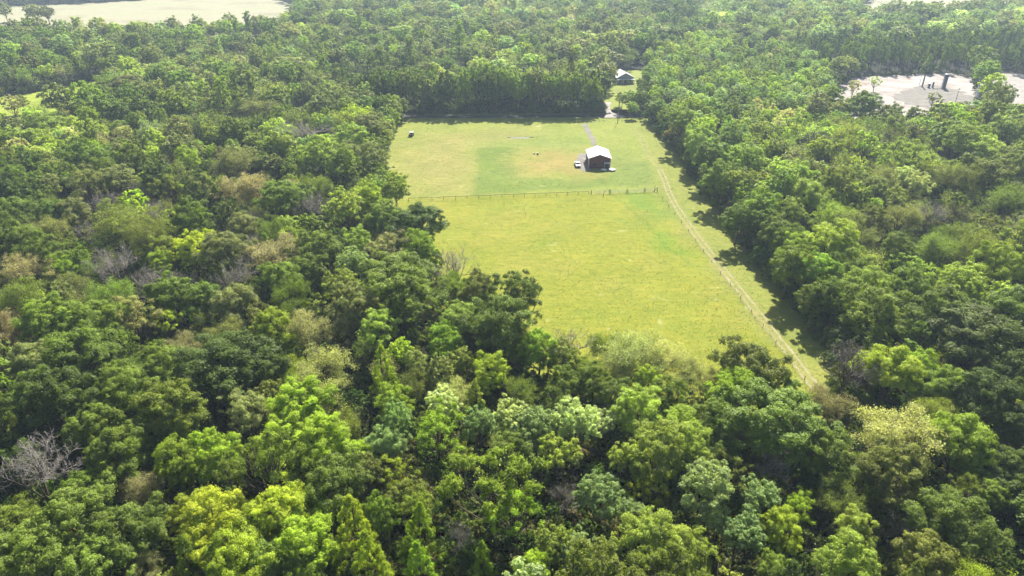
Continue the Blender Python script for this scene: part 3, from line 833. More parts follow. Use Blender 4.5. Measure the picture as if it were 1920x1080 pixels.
# lone trees in the open
for u, v, rp, form, tint in ((66, 34, 16, 'O', 'gg'), (90, 34, 15, 'O', 'gg'), (12, 30, 14, 'R', 'gg'), (1855, 178, 24, 'R', 'lm'), (1642, 152, 11, 'L', 'lm'),
                             (1600, 165, 14, 'L', 'pk'), (1752, 184, 13, 'L', 'gg'), (25, 205, 20, 'L', 'tn'), (42, 192, 14, 'R', 'gg'), (105, 178, 10, 'F', 'tn'), (1163, 178, 9, 'R', 'gg'), (752, 205, 18, 'R', 'gg'), (1186, 200, 13, 'R', 'lg')):
    p = P(u, v, 6.0); dep = project(p.x, p.y, 6)[2]; rm = rp * dep / FPX
    trees.append(dict(x=p.x, y=p.y, r=rm, zs=max(0.5, rm / NOM_R), form=form, tint=tint, hand=False))

# which ones are trees of their own: the 300 that show largest
for t in trees:
    t['u'], t['v'], t['dep'] = project(t['x'], t['y'], ZC[t['form']] * t['zs'])
    t['rp'] = t['r'] * FPX / t['dep']
    t['vis'] = -0.3 * t['rp'] < t['u'] < 1920 + 0.3 * t['rp'] and t['v'] - t['rp'] * 0.6 < 1080
cand = sorted([t for t in trees if t['vis']], key=lambda t: -(t['rp'] * (1.25 if t['hand'] else 1.0)))
bare = [t for t in cand if t['form'] == 'B'][:26]
leafy = [t for t in cand if t['form'] != 'B' and not t.get('low')][:300]
single = leafy + bare
ids = {id(t) for t in single}
mass = [t for t in trees if id(t) not in ids]

# ------------------------------------------------------------------ labels of the single trees: look, then place, then order from the left
LOOK = dict(cr='cream-green', dk='dark green', gr='green', mg='mid green', ol='olive green', vg='vivid green', lm='lime green', yg='yellow-green', ye='bright yellow', lg='light green',
            sv='silvery green', wh='whitish green', pk='pale khaki', tn='tan-tinged', gg='grey-green', bb='pale grey', bd='dark grey')
SHAPE = dict(O='billowy dome-crowned', R='round-crowned', S='upright many-headed', F='thin feathery', L='open-branched', C='cone-shaped', B='leafless', P='tall pine-like')
NAMES = dict(O='spreading_oak_tree', R='round_crowned_tree', S='large_leaved_tree', F='feathery_tree', L='open_crowned_tree', C='cone_shaped_tree', B='leafless_tree', P='pine_tree')
CATS = dict(B='bare tree', P='tree')
def place(t):
    u, v = t['u'], t['v']
    side = 'left corner' if u < 420 else 'left half' if u < 900 else 'right half' if u < 1480 else 'right corner'
    if v > 930: return 'at the photo bottom edge, ' + side
    if v > 800: return 'in the lowest woods, ' + side
    if v > 660: return ('left of the pasture end' if u < 1000 else 'at the near pasture end' if u < 1500 else 'beyond the track end, right')
    if v > 540: return ('in left woods level with pasture end' if u < 1050 else 'right of the dirt track end')
    if v > 420: return ('in the left woods below the cross fence' if u < 1000 else 'right of the dirt track')
    if v > 300: return ('in the left woods level with the barn' if u < 1000 else 'in the right woods level with the barn')
    return ('in the woods left of the far pasture' if u < 1000 else 'in the woods right of the far pasture')
ORD = ['leftmost', 'second from left', 'third from left', 'fourth from left', 'fifth from left', 'sixth from left', 'seventh from left', 'eighth from left', 'ninth from left', 'tenth from left']
sets = {}
for t in single: sets.setdefault((t['tint'], t['form'], place(t)), []).append(t)
for (ti, fo, pl), ts in sets.items():
    ts.sort(key=lambda t: t['u'])
    for k, t in enumerate(ts):
        look = LOOK[ti] + ' ' + SHAPE[fo]
        t['label'] = f'{look} tree {pl}' if len(ts) == 1 else f'{ORD[min(k, 9)]} {look} tree {pl}'
for i, t in enumerate(single):
    form = t['form']
    cm, tm, wm = NEAR[form][i % len(NEAR[form])]
    s = t['r'] / NOM_R
    root = empty(NAMES[form], (t['x'], t['y'], 0), float(rng.uniform(0, 6.28)))
    root.scale = (s, s, t['zs'])
    tag(root, t['label'], CATS.get(form, 'tree'), 'leafless trees among the woods' if form == 'B' else 'trees of the nearer woods')
    j = rng.uniform(0.82, 1.18) * rng.uniform(0.95, 1.05, 3)
    col = tuple(float(c * q) for c, q in zip(TINT[t['tint']] if form != 'B' else TINT['pk'], j)) + (1.0,)
    o = mesh_obj('crown', cm, None, root); o.color = col
    mesh_obj('trunk', tm, None, root)
    if wm:
        o = mesh_obj('branches', wm, None, root); o['kind'] = 'stuff'; o.color = (*TINT['bd' if t['tint'] == 'bd' else 'bb'], 1.0)

# ------------------------------------------------------------------ masses: the wood beyond, undergrowth, pasture tufts (one object each)
def scatter(name, pts, rot, scl, idx, tint, coll, pick=True):
    me = bpy.data.meshes.new(name)
    n = len(pts)
    me.vertices.add(n); me.vertices.foreach_set('co', np.asarray(pts, np.float32).ravel())
    for nm, tp, arr, key in (('rot', 'FLOAT_VECTOR', rot, 'vector'), ('scl', 'FLOAT_VECTOR', scl, 'vector'), ('tint', 'FLOAT_COLOR', tint, 'color')):
        a = me.attributes.new(nm, tp, 'POINT'); a.data.foreach_set(key, np.asarray(arr, np.float32).ravel())
    a = me.attributes.new('idx', 'INT', 'POINT'); a.data.foreach_set('value', np.asarray(idx, np.int32))
    ob = mesh_obj(name, me)
    ng = bpy.data.node_groups.new(name, 'GeometryNodeTree')
    ng.interface.new_socket(name='Geometry', in_out='INPUT', socket_type='NodeSocketGeometry')
    ng.interface.new_socket(name='Geometry', in_out='OUTPUT', socket_type='NodeSocketGeometry')
    N, L = ng.nodes, ng.links
    gi, go = N.new('NodeGroupInput'), N.new('NodeGroupOutput')
    ci = N.new('GeometryNodeCollectionInfo'); ci.inputs['Collection'].default_value = coll
    ci.inputs['Separate Children'].default_value = True; ci.inputs['Reset Children'].default_value = True
    ip = N.new('GeometryNodeInstanceOnPoints'); ip.inputs['Pick Instance'].default_value = True
    def named(nm, tp):
        q = N.new('GeometryNodeInputNamedAttribute'); q.data_type = tp; q.inputs['Name'].default_value = nm; return q.outputs['Attribute']
    L.new(gi.outputs[0], ip.inputs['Points']); L.new(ci.outputs[0], ip.inputs['Instance'])
    L.new(named('idx', 'INT'), ip.inputs['Instance Index'])
    L.new(named('rot', 'FLOAT_VECTOR'), ip.inputs['Rotation']); L.new(named('scl', 'FLOAT_VECTOR'), ip.inputs['Scale'])
    L.new(ip.outputs[0], go.inputs[0])
    md = ob.modifiers.new('scatter', 'NODES'); md.node_group = ng
    return ob
n = len(mass)
tints = np.array([TINT[t['tint'] if t['form'] != 'B' else 'pk'] for t in mass]) * 1.12 * rng.uniform(0.72, 1.3, (n, 1)) * rng.uniform(0.95, 1.05, (n, 3))
ob = scatter('wood', [(t['x'], t['y'], 0) for t in mass], np.stack([np.zeros(n), np.zeros(n), rng.uniform(0, 6.28, n)], 1),
             [(t['r'] / NOM_R, t['r'] / NOM_R, t['zs']) for t in mass], [FAR_IDX[t['form']][rng.integers(len(FAR_IDX[t['form']]))] for t in mass],
             np.concatenate([tints, np.ones((n, 1))], 1), far_col)
tag(ob, 'dense mixed wood receding to the top of the photo', 'wood', kind='stuff')

bush_col = bpy.data.collections.new('bush_forms')
for k in range(4):
    v, lv, tb, tw = make_form('U', 900 + k)
    bush_col.objects.link(bpy.data.objects.new('bush_%d' % k, quads_mesh('bush', v, lv, [M_LEAF_I, M_BARK], (tb.v, tb.f))))
m = 21000
D2 = 42 + (rng.random(m) ** 0.95) * 420; X2 = (rng.random(m) * 2 - 1) * (0.84 * D2 + 20)
keep = np.ones(m, bool)
for c in CLEARS[3:]: keep &= ~inside(c, X2, D2)
D2, X2 = D2[keep], X2[keep]; m = len(D2)
sc2 = rng.uniform(0.5, 1.5, m)
ex, ey, es = [], [], []
for i in range(len(EDGE_R) - 1):
    a, b = EDGE_R[i], EDGE_R[i + 1]; k = max(1, int(np.linalg.norm(b - a) / 0.55))
    for j in range(k):
        p = a + (b - a) * (j + rng.random()) / k
        ex.append(p[0] + rng.uniform(-3.0, 6.0)); ey.append(p[1]); es.append(rng.uniform(1.0, 2.4))
for k in range(260):                              # scrub at the foot of the far row
    p = P(rng.uniform(742, 1130), rng.uniform(203, 213)); ex.append(p.x); ey.append(p.y); es.append(rng.uniform(0.9, 2.0))
for k in range(160):                              # scrub round the sandy pad
    i = rng.integers(len(PAD)); f = rng.random(); p = PAD[i] * (1 - f) + PAD[(i + 1) % len(PAD)] * f
    ex.append(p[0] + rng.normal(0, 2.0)); ey.append(p[1] + rng.normal(0, 2.0)); es.append(rng.uniform(0.3, 1.1))
X2 = np.concatenate([X2, ex]); D2 = np.concatenate([D2, ey]); sc2 = np.concatenate([sc2, es]); m = len(X2)
bt = 0.75 * np.array([TINT[k] for k in ('gr', 'mg', 'dk', 'gg', 'dk', 'dk')])[rng.integers(0, 6, m)] * rng.uniform(0.8, 1.2, (m, 3))
ob = scatter('undergrowth', np.stack([X2, D2, np.zeros(m)], 1), np.stack([np.zeros(m), np.zeros(m), rng.uniform(0, 6.28, m)], 1),
             np.stack([sc2, sc2, sc2 * rng.uniform(0.7, 1.3, m)], 1), rng.integers(0, 4, m), np.concatenate([bt, np.ones((m, 1))], 1), bush_col)
tag(ob, 'shrubby undergrowth on the floor of the woods', 'undergrowth', kind='stuff')

# grass tufts on the pasture
def tuft(seed):
    r = np.random.default_rng(seed); v, f = [], []
    for k in range(9):
        an = r.uniform(0, 6.28); o = r.uniform(0, 0.16); x, y = math.cos(an) * o, math.sin(an) * o
        h = r.uniform(0.04, 0.12); w = r.uniform(0.03, 0.06); l = r.uniform(0.06, 0.2); a2 = r.uniform(0, 6.28)
        i = len(v)
        v += [(x - math.cos(a2) * w, y - math.sin(a2) * w, 0), (x + math.cos(a2) * w, y + math.sin(a2) * w, 0), (x + math.cos(an) * l, y + math.sin(an) * l, h)]
        f.append((i, i + 1, i + 2))
    me = pydata('tuft', v, f)
    a = me.attributes.new('lv', 'FLOAT', 'FACE'); a.data.foreach_set('value', r.random(len(f)).astype(np.float32))
    me.materials.append(M_LEAF_I)
    return me
tuft_col = bpy.data.collections.new('tuft_forms')
for k in range(4): tuft_col.objects.link(bpy.data.objects.new('tuft_%d' % k, tuft(k)))
m = 130000
Y3 = 105 + (rng.random(m) ** 1.35) * 260; X3 = rng.uniform(-70, 130, m)
dens = vnoise(X3, Y3, 9, 21) * 0.5
keep = inside(PAST_SHEET, X3, Y3) & (dens > rng.uniform(-0.3, 0.75, m))
X3, Y3 = X3[keep], Y3[keep]; m = len(X3)
tc = pasture_col(X3, Y3) * 0.45 * rng.uniform(0.85, 1.25, (m, 1)) * np.array([0.97, 1.0, 0.9])
s3 = rng.uniform(0.5, 1.15, m)
ob = scatter('grass', np.stack([X3, Y3, np.full(m, 0.02)], 1), np.stack([np.zeros(m), np.zeros(m), rng.uniform(0, 6.28, m)], 1),
             np.stack([s3, s3, s3], 1), rng.integers(0, 4, m), np.concatenate([tc, np.ones((m, 1))], 1), tuft_col)
tag(ob, 'short tufted pasture grass in yellow-green', 'grass', kind='stuff')
print('TREES', len(trees), 'single', len(single), 'mass', len(mass), 'bare', len(bare))
#@@OBJECTS
# ------------------------------------------------------------------ barn
def ribbed(name, col, rough, step=0.3, axis=0, var=0.12):
    m, nt, N, L, b = new_mat(name)
    p = obj_co(nt)
    w = N.new('ShaderNodeTexWave'); w.inputs['Scale'].default_value = 1.0 / step / 3.3; w.bands_direction = 'XYZ'[axis]
    L.new(p, w.inputs['Vector'])
    f = noise(nt, 0.7, 5, p)
    L.new(ramp(nt, f, [(0.3, tuple(c * (1 - var) for c in col)), (0.7, tuple(min(1, c * (1 + var)) for c in col))]), b.inputs['Base Color'])
    b.inputs['Roughness'].default_value = rough
    bp = N.new('ShaderNodeBump'); bp.inputs['Strength'].default_value = 0.4; bp.inputs['Distance'].default_value = 0.03
    L.new(w.outputs[1], bp.inputs['Height']); L.new(bp.outputs[0], b.inputs['Normal'])
    return m
M_SIDE_X = ribbed('maroon_ribbed_front', (0.14, 0.026, 0.036), 0.5, 0.3, 0)
M_SIDE_Y = ribbed('maroon_ribbed_side', (0.14, 0.026, 0.036), 0.5, 0.3, 1)
M_ROOFRIB = ribbed('white_ribbed_roof', (0.80, 0.80, 0.79), 0.32, 0.4, 1, 0.03)
def gable_building(root, W, Ln, eave, ridge, wallx, wally, roofm, trim, over=0.35, names=True):
    """front gable faces -y; origin at the middle of the front foot"""
    w = W / 2
    MB().prism([(-w, -0.3), (w, -0.3), (w, eave), (0, ridge), (-w, eave)], 0.0, 0.12).build('front_wall', wallx, root)
    MB().prism([(-w, -0.3), (w, -0.3), (w, eave), (0, ridge), (-w, eave)], Ln - 0.12, Ln).build('back_wall', wallx, root)
    for s in (-1, 1):
        x0, x1 = sorted((s * w, s * (w - 0.12)))
        MB().box(x0, x1, 0.12, Ln - 0.12, -0.3, eave - 0.02).build('side_wall', wally, root)
        ox = w + over; oz = eave - (ridge - eave) / w * over
        MB().prism([(0, ridge + 0.04), (s * ox, oz + 0.04), (s * ox, oz + 0.13), (0, ridge + 0.13)], -over, Ln + over).build('roof_slope', roofm, root)
        for y in (-0.03, Ln - 0.1):
            xx = sorted((s * (w + 0.03), s * (w - 0.16)))
            MB().box(xx[0], xx[1], y, y + 0.13, -0.1, eave - 0.03).build('corner_trim', trim, root)
        MB().prism([(0, ridge - 0.06), (s * ox, oz - 0.06), (s * ox, oz + 0.035), (0, ridge + 0.035)], -over + 0.02, -over + 0.09).build('fascia', trim, root)
    MB().tube([(0, -over, ridge + 0.13), (0, Ln + over, ridge + 0.13)], 0.09, 6).build('ridge_cap', roofm, root)
barn = empty('barn', (35.9, 274.0, 0), rad(-0.5))
tag(barn, 'maroon metal barn with white gable roof standing on the pasture', 'barn')
gable_building(barn, 9.0, 12.0, 4.2, 5.75, M_SIDE_X, M_SIDE_Y, M_ROOFRIB, M_TRIM, 0.3)
d = MB().box(2.55, 3.45, -0.06, -0.005, 0, 2.1).build('door', M_DARKOPEN, barn)
MB().box(2.62, 2.70, -0.10, -0.062, 1.0, 1.12).build('handle', M_STEEL, d)
MB().box(-2.6, -1.4, -0.05, -0.004, 1.2, 2.1).build('window', M_GLASS, barn)
pr = MB().prism([(1.75, 2.55), (4.15, 2.55), (4.15, 2.68), (1.75, 2.68)], -1.7, -0.02).build('porch_roof', M_ROOF, barn)
for x in (1.85, 4.05): MB().box(x - 0.06, x + 0.06, -1.62, -1.5, -0.1, 2.55).build('porch_post', M_TRIM, barn)
MB().box(-4.56, -4.51, 5.0, 8.6, 0, 3.2).build('side_door', M_DARKOPEN, barn)

def stock_tank(x, y, r, label):
    t = empty('stock_tank', (x, y, 0)); tag(t, label, 'stock tank')
    MB().lathe([(r * 0.97, -0.05), (r, 0.12), (r, 0.5), (r * 1.03, 0.54), (r * 1.03, 0.6), (r * 0.97, 0.6)], 28).build('wall', M_STEEL, t, True)
    MB().lathe([(r * 0.99, 0.602), (r * 0.8, 0.66), (r * 0.4, 0.72), (r * 0.06, 0.74)], 28).build('cover', M_WHITEP, t, True)
    MB().lathe([(0.12, 0.735), (0.12, 0.80), (0.05, 0.82)], 10).build('cap', M_WHITEP, t)
stock_tank(37.3, 270.7, 1.25, 'smaller round white covered stock tank in front of the barn')
stock_tank(40.6, 271.0, 1.5, 'larger round white covered stock tank at the barn\'s right front corner')

# ------------------------------------------------------------------ vehicles
def wheel(parent, x, y, z, r, w, axis='x'):
    t = MB()
    prof = [(r * 0.62, -w / 2), (r * 0.95, -w / 2), (r, -w * 0.3), (r, w * 0.3), (r * 0.95, w / 2), (r * 0.62, w / 2)]
    t.lathe(prof, 18)
    o = t.build('wheel', M_RUBBER, parent, True, (x, y, z)); o.rotation_euler = (0, rad(90), 0)
    h = MB().lathe([(r * 0.60, -w * 0.46), (r * 0.6, w * 0.46), (r * 0.2, w * 0.52)], 12).build('rim', M_STEEL, o)
pt = empty('pickup_truck', (27.3, 274.2, 0), rad(4))
tag(pt, 'white pickup truck parked on gravel left of the barn, nose towards viewer', 'truck')
W = 0.98
side = [(-0.0, 0.45), (0.25, 0.42), (5.3, 0.45), (5.4, 0.6), (5.38, 1.12), (3.55, 1.12), (3.5, 1.12), (1.55, 1.15), (0.2, 1.02), (0.0, 0.85)]   # y from the nose, z
def side_prism(prof, w0, w1, name, mat, parent, bevel=0.05):
    v = [(-w0 if z < 1.2 else -w1, y, z) for y, z in prof] + [(w0 if z < 1.2 else w1, y, z) for y, z in prof]
    n = len(prof)
    f = [tuple(reversed(range(n))), tuple(range(n, 2 * n))] + [(i, (i + 1) % n, (i + 1) % n + n, i + n) for i in range(n)]
    return MB().add(v, f).build(name, mat, parent, bevel=bevel)
side_prism(side, W, W, 'body', M_CARW, pt)
side_prism([(1.45, 1.13), (2.05, 1.72), (2.25, 1.80), (3.35, 1.80), (3.55, 1.72), (3.62, 1.13)], W * 0.97, W * 0.80, 'cab', M_CARW, pt, 0.04)
ws = [(-0.74, 1.50, 1.22), (0.74, 1.50, 1.22), (0.66, 2.02, 1.72), (-0.66, 2.02, 1.72)]
MB().add([(x, y - 0.03, z + 0.01) for x, y, z in ws], [(0, 1, 2, 3)]).build('windscreen', M_GLASS, pt)
for s in (-1, 1):
    MB().add([(s * 0.955, 1.85, 1.24), (s * 0.955, 3.4, 1.24), (s * 0.815, 3.3, 1.70), (s * 0.815, 2.15, 1.70)], [(0, 1, 2, 3)]).build('side_window', M_GLASS, pt)
    MB().box(s * 0.62 - 0.2, s * 0.62 + 0.2, -0.03, 0.02, 0.72, 0.88).build('headlight', M_LAMP, pt)
    MB().box(s * 1.10 - 0.1, s * 1.10 + 0.1, 1.72, 1.84, 1.16, 1.32).build('mirror', M_BLACKP, pt)
    for y in (0.95, 4.35): wheel(pt, s * 0.86, y, 0.38, 0.38, 0.26)
MB().box(-0.42, 0.42, -0.04, 0.015, 0.58, 0.88).build('grille', M_BLACKP, pt)
MB().box(-0.98, 0.98, -0.14, 0.05, 0.36, 0.56).build('bumper', M_BLACKP, pt, bevel=0.03)
MB().box(-0.80, 0.80, 3.75, 5.25, 1.122, 1.13).build('truck_bed', M_BLACKP, pt)

ut = empty('utility_cart', (-47.8, 320.4, 0), rad(-12))
tag(ut, 'small dark utility cart with pale flat canopy at the pasture\'s far left corner', 'utility cart')
MB().prism([(-0.8, 0.45), (0.8, 0.45), (0.8, 0.95), (-0.8, 0.95)], 0.0, 2.8).build('body', M_BLACKP, ut, bevel=0.08)
MB().prism([(-0.7, 0.95), (0.7, 0.95), (0.6, 1.25), (-0.6, 1.25)], 0.05, 0.9).build('bonnet', M_RED, ut, bevel=0.05)
MB().box(-0.65, 0.65, 1.35, 1.8, 0.95, 1.5).build('seat', M_BLACKP, ut, bevel=0.05)
MB().box(-0.95, 0.95, 0.6, 2.6, 2.0, 2.1).build('canopy', M_TEAL, ut, bevel=0.03)
for x in (-0.8, 0.8):
    for y in (0.75, 2.4): MB().tube([(x, y, 0.9), (x * 0.97, y, 2.0)], 0.035, 6).build('canopy_post', M_BLACKP, ut)
    for y in (0.55, 2.35): wheel(ut, x * 0.98, y, 0.36, 0.36, 0.26)
MB().box(-0.8, 0.8, 2.82, 3.3, 0.7, 1.1).build('cargo_box', M_BLACKP, ut)

# ------------------------------------------------------------------ fences
def fence(name, pts, gap, h, label, wires=(0.35, 0.7, 1.05), rail=None, pr=0.07, cat='fence'):
    t = empty(name, (*pts[0], 0)); tag(t, label, cat)
    o = Vector((*pts[0], 0))
    post = MB().tube([(0, 0, -0.4), (0, 0, h)], [pr, pr * 0.85], 7).mesh('post', M_WOOD)
    P2 = [Vector((*p, 0)) - o for p in pts]
    r = np.random.default_rng(len(label))
    for i in range(len(P2) - 1):
        a, b = P2[i], P2[i + 1]; L = (b - a).length; k = max(1, round(L / gap))
        for j in range(k + (1 if i == len(P2) - 2 else 0)):
            q = mesh_obj('post', post, None, t, a + (b - a) * (j / k), float(r.uniform(0, 6)))
            q.scale = (1, 1, float(r.uniform(0.92, 1.08))); q.rotation_euler.x = float(r.normal(0, 0.03)); q.rotation_euler.y = float(r.normal(0, 0.03))
    for z in wires:
        MB().tube([p + Vector((0, 0, z)) for p in P2], 0.012, 4).build('wire', M_WIRE, t)
    if rail:
        MB().tube([p + Vector((0, 0, rail)) for p in P2], 0.055, 6).build('top_rail', M_WOOD, t)
    return t
fence('pasture_fence', [(-37.5, 236.0), (0.5, 240.0), (28.5, 243.1)], 4.2, 1.35, 'post and wire fence running across the pasture from the left woods', rail=1.3)
fence('pasture_fence', [(54.4, 245.8), (57.6, 208.0), (61.4, 163.0), (65.3, 118.0)], 7.5, 1.25, 'post and wire fence beside the dirt track on the pasture\'s right', rail=None, pr=0.06)
fence('pasture_fence', [(35.0, 346.6), (46.5, 347.6)], 2.2, 1.2, 'short post fence along the road left of the utility pole', rail=1.1)
fence('pasture_fence', [(55.5, 348.0), (62.0, 348.4), (72.0, 349.0)], 2.6, 1.2, 'short post fence along the road right of the utility pole', rail=1.1)
# pipe panels between the wire fence and the corner
def panel(a, b, label, h=1.35, bars=5):
    t = empty('pipe_gate', (*a, 0)); tag(t, label, 'gate', 'pipe panels at the pasture corner')
    d = Vector((b[0] - a[0], b[1] - a[1], 0))
    for k in range(bars):
        z = 0.2 + (h - 0.2) * k / (bars - 1)
        MB().tube([(0, 0, z), d + Vector((0, 0, z))], 0.03, 6).build('bar', M_STEEL, t)
    for p in (Vector((0, 0, 0)), d * 0.5, d):
        MB().tube([p + Vector((0, 0, 0.1)), p + Vector((0, 0, h + 0.03))], 0.035, 6).build('upright', M_STEEL, t)
    for p in (Vector((0, 0, 0)) - d.normalized() * 0.16, d + d.normalized() * 0.16):
        MB().tube([p + Vector((0, 0, -0.4)), p + Vector((0, 0, h + 0.35))], 0.085, 7).build('gate_post', M_WOOD, t)
ep = [(29.2, 243.2), (36.4, 244.0), (43.0, 244.7), (49.6, 245.4), (53.6, 245.8)]
for i, lb in enumerate(('pipe gate panel joining the wire fence, leftmost of four', 'second pipe gate panel from the left below the barn',
                        'third pipe gate panel from the left below the barn', 'short pipe gate panel at the fence corner by the track')):
    a, b = Vector(ep[i]), Vector(ep[i + 1]); dd = (b - a).normalized() * 0.35
    panel(tuple(a + dd), tuple(b - dd), lb)
wp = empty('leaning_post', (33.5, 241.0, 0)); tag(wp, 'white capped post leaning beside the cross fence below the barn', 'post')
MB().tube([(0, 0, -0.3), (0.25, 0.1, 1.1)], 0.10, 8).build('shaft', M_WOOD, wp)
MB().tube([(0.25, 0.1, 1.1), (0.62, 0.22, 2.6)], 0.16, 8).build('sleeve', M_WHITEP, wp)
cp = empty('corner_post', (54.5, 246.4, 0)); tag(cp, 'stout white topped corner post where cross fence meets track fence', 'post')
MB().tube([(0, 0, -0.4), (0, 0, 1.1)], 0.13, 8).build('shaft', M_WOOD, cp)
MB().tube([(0, 0, 1.1), (-0.05, 0, 1.9)], 0.14, 8).build('cap', M_WHITEP, cp)
MB().tube([(-1.6, -0.1, 0.1), (-0.1, 0, 1.3)], 0.07, 6).build('brace', M_WOOD, cp)

# ------------------------------------------------------------------ utility pole, small things on the grass
def utility_pole(x, y, h, label, transformer=True):
    t = empty('utility_pole', (x, y, 0)); tag(t, label, 'utility pole')
    MB().tube([(0, 0, -0.5), (0, 0, h)], [0.17, 0.11], 9).build('pole', M_WOOD, t)
    ca = MB().box(-1.2, 1.2, -0.06, 0.06, h - 0.9, h - 0.76).build('crossarm', M_WOOD, t)
    for q in (-1.1, -0.4, 0.4, 1.1): MB().lathe([(0.05, h - 0.76), (0.07, h - 0.68), (0.04, h - 0.58)], 8).build('insulator', M_GREYWALL, ca, loc=(q, 0, 0))
    if transformer:
        MB().lathe([(0.26, h - 7.3), (0.28, h - 7.25), (0.28, h - 6.4), (0.2, h - 6.3)], 12).build('transformer', M_STEEL, t, loc=(-0.1, -0.42, 0))
utility_pole(53.0, 345.5, 11.8, 'wooden utility pole with grey transformer beside the pasture gate')
utility_pole(57.0, 361.0, 9.5, 'thin wooden pole beside the lawn beyond the road', False)
for i, (x, y, r, lb) in enumerate(((9.8, 293.6, 0.38, 'smaller cream feed tub on the bare patch left of the barn'), (11.2, 293.2, 0.52, 'larger cream feed tub on the bare patch left of the barn'))):
    t = empty('feed_tub', (x, y, 0)); tag(t, lb, 'tub')
    MB().lathe([(r * 0.8, 0), (r, 0.55), (r * 1.08, 0.6), (r * 1.08, 0.66), (r * 0.92, 0.66), (r * 0.75, 0.1)], 16).build('bowl', M_CREAM, t, True)
    MB().tube([(r, 0, 0.62), (r + 0.12, 0, 0.5), (r, 0, 0.4)], 0.02, 5).build('handle', M_WIRE, t)
rc = empty('row_cover', (3.7, 318.6, 0), rad(2)); tag(rc, 'long low white row cover lying on grass near the far shadow', 'row cover')
MB().prism([(-4.5, 0.0), (4.5, 0.0), (4.4, 0.18), (-4.4, 0.18)], -0.35, 0.25).build('sheet', M_WHITEP, rc, bevel=0.1)
MB().box(-6.0, 6.5, 0.9, 1.0, 0.0, 0.22).build('edging_board', M_WOOD, rc)

# ------------------------------------------------------------------ house beyond the road, shed at the left edge
hs = empty('house', (70.5, 441.0, 0), rad(8))
tag(hs, 'small grey house with white gable roof beyond the driveway', 'house')
gable_building(hs, 11.0, 13.0, 3.6, 6.4, M_GREYWALL, M_GREYWALL, M_ROOFRIB, M_TRIM, 0.5)
dr = MB().box(-0.5, 0.5, -0.06, -0.005, 0, 2.1).build('door', M_DARKOPEN, hs); MB().box(0.3, 0.4, -0.1, -0.062, 1.0, 1.1).build('handle', M_STEEL, dr)
for x in (-3.4, 3.2):
    wdw = MB().box(x - 0.7, x + 0.7, -0.05, -0.004, 1.0, 2.2).build('window', M_GLASS, hs)
    MB().box(x - 0.8, x + 0.8, -0.09, -0.052, 0.9, 1.0).build('sill', M_TRIM, wdw)
for x in (-5.2, -1.8, 1.8, 5.2): MB().box(x - 0.08, x + 0.08, -2.3, -2.14, -0.1, 2.75).build('porch_post', M_TRIM, hs)
MB().prism([(-5.5, 2.75), (5.5, 2.75), (5.5, 2.9), (-5.5, 2.9)], -2.5, -0.02).build('porch_roof', M_ROOF, hs)
MB().box(-5.5, 5.5, -2.4, -0.02, -0.1, 0.25).build('porch_floor', M_WOOD, hs)
sh = empty('shed', (-248.5, 343.0, 0), rad(80))
tag(sh, 'low shed with grey metal roof at the left edge of the photo', 'shed')
gable_building(sh, 8.0, 13.0, 2.6, 3.9, M_TANK, M_TANK, M_LAV, M_LAV, 0.4)
MB().box(-1.4, 1.4, -0.05, -0.004, 0, 2.2).build('door', M_DARKOPEN, sh)

# ------------------------------------------------------------------ well site on the sandy pad
def vessel(x, y, r, h, label, ladder=False, top=M_WHITEP, body=M_TANK, name='storage_tank'):
    t = empty(name, (x, y, 0)); tag(t, label, 'tank')
    MB().lathe([(r * 1.1, -0.1), (r * 1.1, 0.25), (r, 0.26), (r, h)], 20).build('shell', body, t, True)
    MB().lathe([(r * 1.03, h), (r * 1.03, h + 0.12), (r * 0.5, h + 0.35), (0.1, h + 0.42)], 20).build('roof', top, t, True)
    if ladder:
        for s in (-0.22, 0.22): MB().tube([(s, -r - 0.12, 0), (s, -r - 0.12, h + 0.9)], 0.03, 5).build('ladder_rail', M_STEEL, t)
        for k in range(int(h / 0.45)): MB().tube([(-0.22, -r - 0.12, 0.4 + k * 0.45), (0.22, -r - 0.12, 0.4 + k * 0.45)], 0.02, 4).build('rung', M_STEEL, t)
    return t
vessel(261.3, 427.0, 1.25, 8.2, 'tall slate upright vessel with white cap on the sandy pad', True, name='upright_vessel')
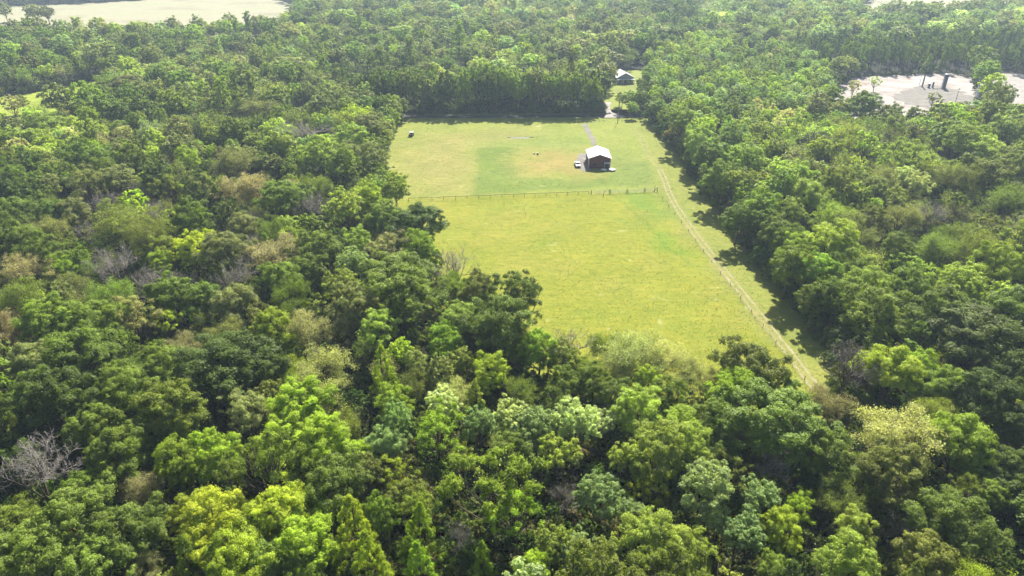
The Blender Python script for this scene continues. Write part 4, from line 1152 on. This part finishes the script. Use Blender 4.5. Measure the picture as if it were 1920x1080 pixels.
v2 = vessel(250.6, 431.0, 0.42, 7.2, 'slim slate column standing left of the tall vessel', name='upright_vessel', top=M_TANK)
vessel(253.2, 428.4, 0.8, 2.4, 'short pale-topped drum between the slim column and tall vessel', name='upright_vessel', body=M_STEEL)
vessel(256.2, 429.6, 0.55, 2.9, 'short slate drum beside the tall vessel', name='upright_vessel', top=M_TANK)
vessel(268.0, 401.0, 2.6, 7.4, 'wide dark slate tank half hidden behind the round tree', True, top=M_TANK)
pp = empty('pipe_run', (258.0, 423.0, 0)); tag(pp, 'low dark pipework on stands in front of the tall vessel', 'pipework')
MB().tube([(-5.5, 0, 0.7), (3.5, 0.5, 0.7)], 0.12, 8).build('pipe', M_TANK, pp)
MB().tube([(-5.5, 0.8, 0.5), (1.5, 1.3, 0.5), (1.5, 2.6, 0.9)], 0.09, 8).build('pipe', M_TANK, pp)
for k in range(4): MB().box(-5 + k * 2.6 - 0.08, -5 + k * 2.6 + 0.08, -0.1, 0.1, 0, 0.62).build('stand', M_STEEL, pp)
utility_pole(246.5, 388.0, 8.5, 'bare wooden pole at the near edge of the sandy pad', False)
fl = empty('flare_stack', (251.5, 436.0, 0)); tag(fl, 'thin stack with pale red tip against the dark pines', 'flare stack')
MB().tube([(0, 0, -0.3), (0, 0, 12.4)], [0.12, 0.07], 8).build('pipe', M_TANK, fl)
MB().lathe([(0.16, 12.4), (0.36, 12.7), (0.36, 13.2), (0.2, 13.3)], 12).build('tip', M_RED, fl)
# ------------------------------------------------------------------ haze
hz = MB().box(-4100, 4100, -1000, 5100, -1.0, 92.0)
m, nt, N, L, b = new_mat('haze_air')
N.remove(b)
pv = N.new('ShaderNodeVolumePrincipled')
pv.inputs['Color'].default_value = (0.64, 0.81, 1.0, 1)
pv.inputs['Density'].default_value = 0.00022
pv.inputs['Anisotropy'].default_value = 0.25
L.new(pv.outputs[0], N['Material Output'].inputs['Volume'])
ho = hz.build('haze', m)
tag(ho, 'thin pale daylight haze over the whole landscape', 'haze', kind='stuff')
